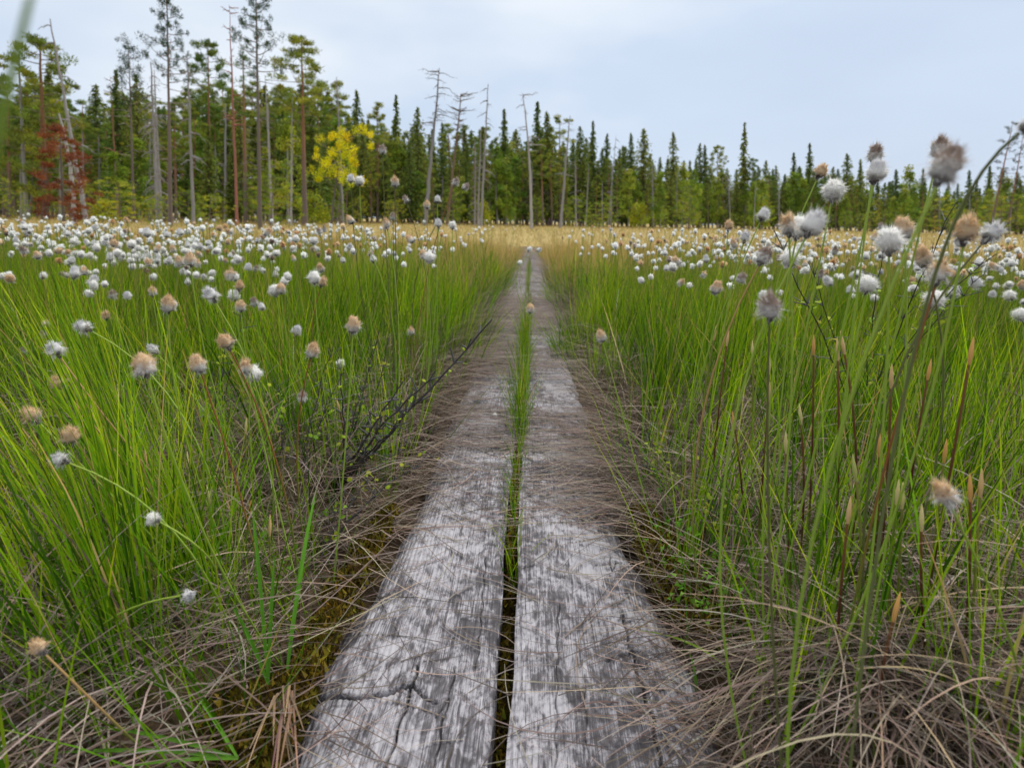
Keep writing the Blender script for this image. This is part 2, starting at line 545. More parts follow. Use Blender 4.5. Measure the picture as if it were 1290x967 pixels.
def sward():
    g = Geo()
    # near bank up to 3.4 m
    X, Y = tussocks(.42, 3.4, .125)
    dens = .5 + .5 * sm(1.05, 1.75, Y + .12 * wob(X, Y, 5))
    dens = np.where((X > .38) & (X < 1.4) & (Y < 1.3), np.maximum(dens, .62), dens)
    dens = np.where((X < -.3) & (X > -.8) & (Y < 1.25), np.maximum(dens, .85), dens)
    dens *= 1 - np.where((X > 0) | (Y > 2.1), .1, .5) * (1 - sm(.29, .44, np.abs(X - GX))) * np.where(Y < 1.2, 1.5, 1)
    hx, hy = on_z(60, 600)[:2]
    dens *= sm(.05, .16, np.hypot((X - hx) * .8, Y - hy))
    qx, qy = on_z(440, 640)[:2]
    dens *= .3 + .7 * sm(.06, .17, np.hypot(X - qx, (Y - qy) * .7))
    dens *= np.clip(.75 + .55 * wob(X, Y, 6.5, 2.2), .12, 1.25)
    cnt = np.clip(rng.normal(76, 26, len(X)), 14, 150) * dens
    tone = np.clip(rng.normal(1, .2, len(X)) * (1 + .22 * wob(X, Y, 4.3, .3)), .45, 1.5)
    cnt = cnt.astype(int)
    I = np.repeat(np.arange(len(X)), cnt)
    n = len(I)
    oa = rng.uniform(0, 2 * np.pi, n); orad = np.abs(rng.normal(0, .048, n))
    bx = X[I] + orad * np.cos(oa); by = Y[I] + orad * np.sin(oa)
    ok = (np.abs(bx - GX) > .245) & (by > .36)
    I, bx, by, oa, orad = I[ok], bx[ok], by[ok], oa[ok], orad[ok]
    n = len(I)
    th = np.clip(orad * 3.8 + rng.normal(0, .15, n), 0, .85)
    # foreground plants on the left splay to the left
    lx = np.cos(oa) * th - .16 * sm(-.2, -.6, bx) * (1 - sm(.9, 1.8, by)) * 1.4 + .05 * (bx > 0)
    ly = np.sin(oa) * th
    az = np.arctan2(ly, lx); th = np.hypot(lx, ly)
    hT = .30 + .055 * wob(X, Y, 3.1, .6) + rng.normal(0, .035, len(X))
    L = np.clip(hT[I] * rng.normal(1, .2, n), .1, .44)
    edge = 1 - sm(.27, .45, np.abs(bx - GX))
    L *= 1 - .15 * edge
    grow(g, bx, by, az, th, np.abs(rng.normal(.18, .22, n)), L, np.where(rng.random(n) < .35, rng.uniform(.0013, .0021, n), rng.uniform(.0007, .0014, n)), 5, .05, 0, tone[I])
    # blades splaying to the left at the near left
    n = 420
    bx = rng.uniform(-.66, -.27, n); by = rng.uniform(.45, .85, n)
    grow(g, bx, by, np.pi + rng.normal(0, .6, n), np.abs(rng.normal(.45, .2, n)), np.abs(rng.normal(.35, .25, n)), rng.uniform(.12, .30, n), rng.uniform(.0006, .0013, n), 6, .04)
    # middle distance
    X, Y = tussocks(3.4, 9.5, .24)
    tone = np.clip(rng.normal(1, .2, len(X)) * (1 + .22 * wob(X, Y, 2.3, .3)), .45, 1.5)
    cnt = (np.clip(rng.normal(46, 16, len(X)), 8, 90) * np.clip(.85 + .5 * wob(X, Y, 3.3, 1.2), .15, 1.3)).astype(int)
    I = np.repeat(np.arange(len(X)), cnt); n = len(I)
    oa = rng.uniform(0, 2 * np.pi, n); orad = np.abs(rng.normal(0, .08, n))
    bx = X[I] + orad * np.cos(oa); by = Y[I] + orad * np.sin(oa)
    ok = np.abs(bx - GX) > .25 - .07 * sm(4, 8, by)
    I, bx, by, oa, orad = I[ok], bx[ok], by[ok], oa[ok], orad[ok]; n = len(I)
    gold = sm(3.2, 6.2, by + .8 * wob(bx, by, 1.3)) * .9
    hh = .30 + .05 * wob(X, Y, 2.2) + rng.normal(0, .035, len(X))
    L = np.clip(hh[I] * rng.normal(1, .18, n), .1, .43) * (1 - .25 * sm(5, 9, by))
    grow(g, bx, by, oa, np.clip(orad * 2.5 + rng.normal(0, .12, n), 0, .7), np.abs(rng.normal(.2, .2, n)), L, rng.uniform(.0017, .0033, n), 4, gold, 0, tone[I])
    tag(g.obj('green_grass', M_grass), kind='stuff')
    # tufts leaning in over the plank edges
    g = Geo()
    nt_ = 90
    ty = 2.1 + rng.random(nt_) ** 1.4 * 9.5; sg = rng.choice([-1, 1], nt_)
    tx = GX + sg * rng.uniform(.19, .27, nt_)
    I = np.repeat(np.arange(nt_), rng.integers(14, 46, nt_)); n = len(I)
    bx = tx[I] + rng.normal(0, .03, n); by = ty[I] + rng.normal(0, .05, n)
    az = np.where(sg[I] > 0, np.pi, 0) + rng.normal(0, .9, n)
    grow(g, bx, by, az, np.abs(rng.normal(.25, .2, n)), np.abs(rng.normal(.35, .3, n)), rng.uniform(.12, .3, n), rng.uniform(.0012, .0024, n), 5, sm(4, 9, by) * .8, .0, np.clip(rng.normal(.9, .2, nt_), .5, 1.3)[I])
    tag(g.obj('edge_grass', M_grass), kind='stuff')
    # gap between the planks
    g = Geo()
    n = 900
    by = np.concatenate([rng.uniform(1.42, 3.0, 640), rng.uniform(.84, 1.45, 300), rng.uniform(3.0, 7.5, 330)]); n = len(by)
    bx = GX + rng.normal(0, .0075, n) * (1 + .4 * (by > 1.4))
    L = np.where(by < 1.42, rng.uniform(.03, .13, n), rng.uniform(.09, .24, n)) * np.where(by > 3, .8, 1)
    az = rng.uniform(0, 2 * np.pi, n)
    grow(g, bx, by, az, np.abs(rng.normal(.08, .14, n)), np.abs(rng.normal(.25, .3, n)), L, rng.uniform(.0007, .0013, n), 5, .04, .06)
    tag(g.obj('gap_grass', M_grass), kind='stuff')
    # dry golden sedge out to the forest
    g = Geo()
    n = 60000
    by = 4.6 + (rng.random(n) ** 1.7) * 70
    bx = rng.uniform(-1, 1, n) * (.98 * by + 1) - .03 * by
    ok = (np.abs(bx - GX) > .26 - .1 * sm(6, 12, by)) | (by > 13)
    bx, by = bx[ok], by[ok]; n = len(bx)
    L = rng.uniform(.12, .34, n) * (1 + .1 * wob(bx, by, .6))
    grow(g, bx, by, rng.uniform(0, 6.28, n), np.abs(rng.normal(.2, .25, n)), np.abs(rng.normal(.4, .4, n)), L, .0014 + .00022 * by, 3, .93)
    tag(g.obj('dry_sedge', M_straw), kind='stuff')
sward()

# ------------------------------------------------------------------ dead straw
def drape(g, P, w, col, lift, boards=True):
    n, k = P.shape[:2]
    t = np.linspace(0, 1, k)
    gz = terrain(P[..., 0], P[..., 1])
    d = np.abs(P[..., 0] - GX)
    bz = np.where(P[..., 1] < 2.12, 0.0, -.028)
    bz = np.where(d > .2, bz - .012, bz)
    gz = np.where(d < .235, np.maximum(gz, bz), gz) if boards else gz
    P[..., 2] = np.maximum(P[..., 2], gz + lift[:, None])
    T = unit(np.gradient(P, axis=1))
    up = rand_unit(n)[:, None, :] * .5 + np.array([0, 0, 1.0])
    side = unit(np.cross(T, up))
    prof = 1 - .75 * t ** 2
    c = col[:, None, :] * (1 + .25 * (t - .5))[None, :, None]
    ribbons(g, P, w[:, None] * prof[None], side, c)

def straw():
    g = Geo()
    # clumps: dead leaves arching out of the tussock feet
    X, Y = tussocks(.30, 2.6, .15)
    cnt = np.clip(rng.normal(44, 18, len(X)), 8, 100) * np.where(Y > 1.45, .3, 1.0)
    edge = np.abs(X - GX) < .55
    hx, hy = on_z(60, 600)[:2]
    cnt = cnt * (.25 + .75 * sm(.05, .18, np.hypot((X - hx) * .8, Y - hy)))
    cnt = np.where(edge & (Y < 1.4), cnt * 1.0, cnt) * np.where((X > 0) & (X < .42) & (Y < 1.0), .35, 1.0) * np.clip(.8 + .6 * wob(X, Y, 5.5, .9), .15, 1.6)
    cnt = cnt.astype(int)
    I = np.repeat(np.arange(len(X)), cnt); n = len(I)
    az = rng.uniform(0, 2 * np.pi, n)
    orad = np.abs(rng.normal(0, .035, n))
    bx = X[I] + orad * np.cos(az); by = Y[I] + orad * np.sin(az)
    ok = np.abs(bx - GX) > .25
    I, bx, by, az, orad = I[ok], bx[ok], by[ok], az[ok], orad[ok]; n = len(I)
    az = az + rng.normal(0, .5, n)
    base = np.stack([bx, by, terrain(bx, by)], -1)
    th = rng.uniform(.2, 1.1, n); bend = rng.uniform(.7, 1.9, n)
    L = rng.uniform(.12, .36, n)
    P = arcs(base, az, th, bend, L, 8)
    drape(g, P, rng.uniform(.0005, .0012, n), pick(STRAWS, n, .2), rng.uniform(.002, .03, n))
    # thatch lying on the peat
    n = 17000
    by = rng.uniform(.3, 2.9, n); bx = rng.uniform(-1, 1, n) * (.95 * by + .4)
    ok = np.abs(bx - GX) > .26
    bx, by = bx[ok], by[ok]; n = len(bx)
    az = rng.uniform(0, 2 * np.pi, n)
    flow = rng.random(n) < .6
    az[flow] = rng.normal(.35, .5, flow.sum()) + np.pi * (rng.random(flow.sum()) < .5)
    base = np.stack([bx, by, terrain(bx, by) + rng.uniform(.0, .035, n)], -1)
    L = rng.uniform(.08, .3, n)
    P = arcs(base, az, rng.uniform(1.15, 1.6, n), rng.normal(.1, .25, n), L, 6)
    curl = rng.normal(0, .05, n)
    t = np.linspace(0, 1, 6)
    P[..., 0] += curl[:, None] * t ** 2 * np.sin(az)[:, None]; P[..., 1] -= curl[:, None] * t ** 2 * np.cos(az)[:, None]
    drape(g, P, rng.uniform(.0005, .0012, n), pick(STRAWS, n, .2), rng.uniform(.002, .03, n))
    # big drooping fan in the near right corner
    n = 1350
    ci = rng.integers(0, 4, n)
    cx = np.array([.37, .46, .57, .70])[ci]; cy = np.array([.60, .56, .66, .60])[ci]
    bx = cx + rng.normal(0, .05, n); by = cy + rng.normal(0, .05, n)
    az = np.where(ci < 2, rng.uniform(np.pi * 1.05, np.pi * 1.95, n), rng.uniform(np.pi * .95, np.pi * 2.1, n))
    base = np.stack([bx, by, terrain(bx, by) + .02], -1)
    P = arcs(base, az, rng.uniform(.5, 1.2, n), rng.uniform(.5, 1.2, n), rng.uniform(.12, .36, n), 9)
    drape(g, P, rng.uniform(.0005, .0011, n), pick(STRAWS + [(.36, .26, .17)], n, .2), rng.uniform(.002, .03, n))
    # dry bundle hanging by the near left plank edge
    n = 15
    q = on_z(360, 890, .015)
    base = np.stack([q[0] + rng.normal(0, .006, n), q[1] + rng.normal(0, .006, n), np.full(n, .035)], -1)
    P = arcs(base, rng.normal(-1.2, .16, n), rng.uniform(1.2, 1.6, n), rng.uniform(.1, .5, n), rng.uniform(.06, .14, n), 7)
    drape(g, P, rng.uniform(.0007, .0018, n), pick([(.24, .15, .095), (.30, .19, .12), (.18, .12, .085)], n, .2), rng.uniform(.003, .02, n))
    # strands lying across the planks
    def across(n, ya, yb, x0, x1, spread, lift, Lm):
        by = rng.uniform(ya, yb, n); bx = GX + rng.uniform(x0, x1, n)
        az = rng.normal(0, spread, n) + np.pi * (rng.random(n) < .5)
        L = rng.uniform(.4, 1.2, n) * Lm
        base = np.stack([bx, by, np.full(n, .0)], -1)
        P = arcs(base, az, np.full(n, 1.57), np.zeros(n), L, 7)
        P -= (P[:, -1:] - P[:, :1]) / 2
        t = np.linspace(-1, 1, 7); cv = rng.normal(0, .12, n) * L
        P[..., 0] += cv[:, None] * (t ** 2) * np.sin(az)[:, None]; P[..., 1] -= cv[:, None] * (t ** 2) * np.cos(az)[:, None]
        c = pick([(.16, .125, .11), (.21, .165, .14), (.26, .205, .17), (.10, .08, .07), (.30, .25, .21)], n, .2)
        drape(g, P, rng.uniform(.0004, .0010, n), c, rng.uniform(.001, lift, n))
    across(150, .45, 1.0, -.22, .24, .5, .006, .16)
    across(36, .45, 1.0, .08, .24, .6, .012, .2)
    across(420, .95, 1.35, -.22, .22, .45, .008, .15)
    across(240, 1.0, 1.3, .06, .24, .5, .02, .18)
    across(800, 1.3, 1.62, -.22, .22, .3, .012, .16)
    across(300, 1.6, 1.9, -.22, .22, .3, .010, .15)
    across(900, 1.9, 2.45, -.22, .22, .25, .03, .2)
    across(700, 2.0, 3.1, -.22, -.04, .35, .05, .2)
    across(900, 2.4, 4.2, -.22, .22, .3, .02, .2)
    across(1600, 2.9, 4.2, -.23, .23, .3, .02, .2)
    across(6500, 3.2, 12.5, -.24, .24, .35, .03, .28)
    across(300, 2.6, 3.4, .0, .22, .3, .03, .2)
    # bank of straw spilling in from both sides
    for sgn, ya, yb, n in ((-1, 1.45, 3.0, 1300), (1, 1.3, 1.75, 160), (-1, 3., 7, 1500), (1, 2.2, 7, 1500), (-1, .9, 1.45, 160), (1, .95, 1.3, 260), (1, .5, .75, 60)):
        by = rng.uniform(ya, yb, n); bx = GX + sgn * rng.uniform(.23, .36, n)
        az = (np.pi if sgn > 0 else 0) + rng.normal(0, .6, n) - sgn * -.25
        base = np.stack([bx, by, terrain(bx, by) + .01], -1)
        P = arcs(base, az, rng.uniform(.5, 1.2, n), rng.uniform(.5, 1.2, n), rng.uniform(.1, .28, n), 7)
        drape(g, P, rng.uniform(.0005, .0011, n), pick(STRAWS[:5], n, .2), rng.uniform(.002, .04, n))
    tag(g.obj('dead_straw', M_straw), kind='stuff')
straw()

# ------------------------------------------------------------------ moss and small leaves
def moss():
    g = Geo()
    spots = []
    for px, py, r, n in ((430, 790, .05, 1500), (395, 850, .04, 900), (480, 690, .05, 1500), (455, 735, .05, 1400), (410, 900, .04, 700), (360, 930, .05, 700),
                         (495, 655, .04, 800), (840, 690, .05, 1600), (870, 735, .05, 1300), (815, 655, .045, 1100), (905, 785, .04, 600), (320, 900, .05, 600),
                         (50, 600, .08, 900), (100, 620, .06, 700)):
        q = on_z(px, py, 0.0)
        spots.append((q[0], q[1], r * 1.15, int(n * 1.7), .075))
    for y in np.arange(.5, 2.2, .05):
        spots.append((GX, y, .012 if y < .95 else .016, 80 if y < .85 else 230, .0 if y > .9 else -.03))
    for x, y, r, n, top in spots:
        a = rng.uniform(0, 2 * np.pi, n); q = np.sqrt(rng.random(n))
        gap = r < .02
        px_ = x + r * (.7 if gap else 1.0) * q * np.cos(a); py_ = y + (.04 if gap else r * 1.2) * q * np.sin(a)
        if not gap:
            ok = np.abs(px_ - GX) > .215
            px_, py_, q = px_[ok], py_[ok], q[ok]
        z = (top if gap else np.maximum(terrain(px_, py_), -.03) + top * .6) - .03 * q ** 2 + rng.normal(0, .005, len(px_))
        cen = np.stack([px_, py_, z], -1)
        d = rand_unit(len(px_)); d[:, 2] = np.abs(d[:, 2]) + .5
        cards(g, cen, rng.uniform(.006, .014, len(px_)), .5, pick([(.12, .085, .012), (.17, .115, .012), (.075, .05, .012), (.13, .125, .014), (.06, .035, .012), (.2, .16, .015)], len(px_), .25), d)
    tag(g.obj('moss', M_moss), kind='stuff')
    g = Geo()
    for px, py, n, r in ((862, 700, 26, .03), (880, 740, 30, .03), (895, 640, 26, .04), (905, 610, 24, .04), (300, 690, 24, .05), (905, 770, 12, .02), (980, 680, 16, .04)):
        q = on_z(px, py, .05)
        cen = np.stack([q[0] + rng.normal(0, r, n), q[1] + rng.normal(0, r, n), rng.uniform(.03, .10, n)], -1)
        d = rand_unit(n); d[:, 2] *= .4
        cards(g, cen, rng.uniform(.006, .011, n), .8, pick([(.1, .24, .02), (.14, .28, .02)], n), d)
        cards(g, cen + .003, rng.uniform(.006, .011, n), .8, pick([(.1, .24, .02), (.14, .28, .02)], n), -d)
    tag(g.obj('cranberry_leaves', M_grass), kind='stuff')
moss()

# ------------------------------------------------------------------ cotton grass
def bez(p0, p1, p2, k):
    t = np.linspace(0, 1, k)[:, None]
    return (1 - t) ** 2 * p0 + 2 * t * (1 - t) * p1 + t ** 2 * p2

WHITE = [(.95, .935, .90), (.91, .895, .86), (.96, .945, .92)]
BUFF = [(.76, .57, .36), (.70, .48, .26), (.85, .70, .50), (.62, .40, .20)]
BROWN = [(.36, .27, .22), (.5, .41, .35), (.27, .2, .165), (.62, .54, .48)]
GREY = [(.68, .67, .68), (.56, .55, .57), (.8, .79, .79)]
KINDS = {  # aspect (length / width), core, clumping, colours low, colours high, amount of high, bristle length
    'round': (1.05, .54, .3, WHITE, WHITE, 0, .5),
    'long': (1.35, .56, .3, WHITE, GREY, .35, .46),
    'buff': (1.3, .54, .55, WHITE, BUFF, .55, .46),
    'orange': (1.35, .5, .65, WHITE, BUFF, .85, .5),
    'brown': (1.4, .50, .55, WHITE, BROWN, .5, .52),
    'wet': (1.35, .46, .85, WHITE, GREY, .5, .58),
    'torn': (1.45, .45, .75, WHITE, BUFF, .45, .62)}

def fluff_mesh(kind, n=1300, seed=0):
    """a seed head of unit width whose foot is at the origin, its long axis along +z"""
    asp, core, clump, lo, hi, amt, bl = KINDS[kind]
    g = Geo()
    d = rand_unit(n)
    d[:, 2] = d[:, 2] * .95 + .1
    d = unit(d)
    if clump:
        nc = 26
        cd = rand_unit(nc)
        cd[:, 2] += .25; cd = unit(cd)
        near = np.argmax(d @ cd.T, 1)
        tgt = cd[near]
    else:
        tgt = d
    lump = 1 + .14 * np.sin(d[:, 0] * 5 + seed) * np.cos(d[:, 1] * 4 + seed * 2) + .1 * np.sin(d[:, 2] * 7 + seed)
    sc = np.array([.5, .5, .5 * asp])
    cen = np.array([0, 0, .48 * asp])
    root = cen + d * sc * core * lump[:, None] * rng.uniform(.25, 1, n)[:, None]
    droop = np.array([.22, .06, .12 if seed % 2 > 1 else -.12])
    end = cen + unit(d * (1 - clump) + tgt * clump + rng.normal(0, .22, (n, 3)) * .6 + droop) * sc * (core + bl * .92 * rng.uniform(.3, 1.15, n) ** 1.25)[:, None] * lump[:, None]
    hi_here = (d[:, 2] + rng.normal(0, .35, n)) > 1 - 2 * amt
    c = np.where(hi_here[:, None], pick(hi, n, .1), pick(lo, n, .07))
    dk = rng.random(n) < .09
    c[dk] = c[dk] * .35 + np.array([.12, .10, .09]) * .65
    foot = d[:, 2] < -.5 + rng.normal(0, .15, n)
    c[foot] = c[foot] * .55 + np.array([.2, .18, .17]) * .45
    mid = (root + end) / 2 + rng.normal(0, .02, (n, 3))
    long_ = rng.random(n) < .06
    end[long_] += d[long_] * .16 + rng.normal(0, .05, (int(long_.sum()), 3))
    if asp > 1.2:                                          # egg-shaped, narrowing to the tip
        for q_ in (root, mid, end):
            q_[:, :2] *= (1.12 - .5 * np.clip(q_[:, 2:3] / asp - .35, -.35, .7))
    P = np.stack([root, mid, end], 1)
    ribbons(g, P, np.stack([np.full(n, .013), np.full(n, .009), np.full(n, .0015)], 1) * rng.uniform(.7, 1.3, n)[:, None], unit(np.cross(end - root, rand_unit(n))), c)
    # the dense inner wool
    a_, b_ = np.meshgrid(np.linspace(0, 2 * np.pi, 15)[:-1], np.linspace(.12, np.pi - .12, 9))
    dd = np.stack([np.sin(b_) * np.cos(a_), np.sin(b_) * np.sin(a_), -np.cos(b_)], -1)
    lum = 1 + .16 * np.sin(dd[..., 0] * 5 + seed) * np.cos(dd[..., 1] * 4 + seed * 2) + .12 * np.sin(dd[..., 2] * 7 + seed) + rng.normal(0, .05, a_.shape)
    v = cen + dd * sc * (core * 1.32) * lum[..., None]
    if asp > 1.2: v[..., :2] *= (1.12 - .5 * np.clip(v[..., 2:3] / asp - .35, -.35, .7))
    m, k = a_.shape
    ix = np.arange(m * k).reshape(m, k); nx = np.roll(ix, -1, 1)
    hw = np.clip((dd[..., 2] - (1 - 2 * amt)) * 1.5 + .5 + rng.normal(0, .2, a_.shape), 0, 1)[..., None] if amt else np.zeros(a_.shape + (1,))
    cc = np.array(lo[0]) * (1 - hw) + np.array(hi[0]) * hw
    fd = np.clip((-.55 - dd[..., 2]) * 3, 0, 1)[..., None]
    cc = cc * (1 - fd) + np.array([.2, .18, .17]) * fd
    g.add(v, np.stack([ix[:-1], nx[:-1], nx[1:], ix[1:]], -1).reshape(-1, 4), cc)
    g.add(v[[0, -1]].reshape(-1, 3), np.array([[*range(k)][::-1]]), cc[[0, -1]].reshape(-1, 3))
    g.add(v[-1], np.array([[*range(k)]]), cc[-1])
    return g.mesh('fluff', True)

def scales_mesh():
    g = Geo()
    n = 26
    a = rng.uniform(0, 6.28, n); t = rng.uniform(0, 1, n)
    d = np.stack([np.cos(a) * .6, np.sin(a) * .6, np.full(n, 1.0)], -1)
    cen = np.stack([np.cos(a) * (.03 + .10 * t), np.sin(a) * (.03 + .10 * t), .02 + .16 * t], -1)
    cards(g, cen, .2, .45, pick([(.13, .12, .12), (.2, .18, .17), (.09, .08, .08)], n, .2), d)
    return g.mesh('scales')

FL = {}
for i, k in enumerate(KINDS):
    FL[k] = [fluff_mesh(k, 1300, 3.1 * i + j) for j in range(3)]
    for m in FL[k]: m.materials.append(M_fluff)
SC = [scales_mesh() for _ in range(2)]
for m in SC: m.materials.append(M_twig)

STEM_COL = {'green': [(.2, .33, .025), (.28, .38, .05)], 'red': [(.24, .09, .03), (.30, .13, .045)], 'tan': [(.42, .26, .1), (.36, .2, .08)], 'dark': [(.09, .1, .03), (.12, .12, .04)]}

def stem_geo(p0, p1, ctrl, r0, r1, colname, k=12):
    g = Geo()
    P = bez(p0, ctrl, p1, k)[None]
    t = np.linspace(0, 1, k)
    a, b = (np.array(c) for c in STEM_COL[colname])
    green = np.array((.14, .22, .03))
    if colname in ('red', 'tan'):
        c = green + (a - green) * np.clip(t * 2.5 - .5, 0, 1)[:, None]
    else:
        c = a + (b - a) * t[:, None]
    tubes(g, P, (r0 + (r1 - r0) * t)[None], 6, c[None])
    return g, P[0]

def cotton(px, py, hpx, kind, label, lean=None, base=None, stem='green', real=.030, D=None, foot_z=None):
    """a cotton grass plant whose head centre is seen at (px, py), hpx pixels long"""
    D = D or 716 * real / hpx
    c = at(px, py, D)
    length = hpx * D / 716
    asp = KINDS[kind][0]
    wid = length / (1.02 * asp)
    if base is None:
        bx = c[0] + rng.normal(0, .03) - .12 * c[0]; by = max(c[1] + rng.normal(.02, .05), .3)
        if abs(bx - GX) < .26: bx = GX + math.copysign(.27, bx - GX)
    else:
        bx, by = base
    b = np.array([bx, by, float(terrain(bx, by)) - .01 if foot_z is None else foot_z])
    ax = unit(c - b)
    if lean is not None:                                   # lean: direction of the head in the picture, degrees from upright, + to the right
        r_ = np.array([math.sin(R(lean)), -.05, math.cos(R(lean))])
        ax = unit(r_)
    foot = c - ax * length * .46
    L = np.linalg.norm(foot - b)
    ctrl = foot - ax * L * .45 * (.6 if lean is None else 1)
    t = thing('cotton_grass', label, 'cotton grass', b, 'cotton grass plants beside the boardwalk')
    g, P = stem_geo(np.zeros(3), foot - b, ctrl - b, .0013, .0009, stem)
    g.obj('stem', M_stem, t, True)
    f = link('fluff', random.choice(FL[kind]), t)
    q = Vector(ax).to_track_quat('Z', 'Y') @ Quaternion((0, 0, 1), random.uniform(0, 6.28))
    f.location = foot - b; f.rotation_mode = 'QUATERNION'; f.rotation_quaternion = q
    f.scale = (wid, wid, wid)
    f['kind'] = 'stuff'
    s = link('scale_cluster', random.choice(SC), t)
    s.location = foot - b; s.rotation_mode = 'QUATERNION'; s.rotation_quaternion = q; s.scale = (wid, wid, wid * 1.1)
    s['kind'] = 'stuff'
    return t

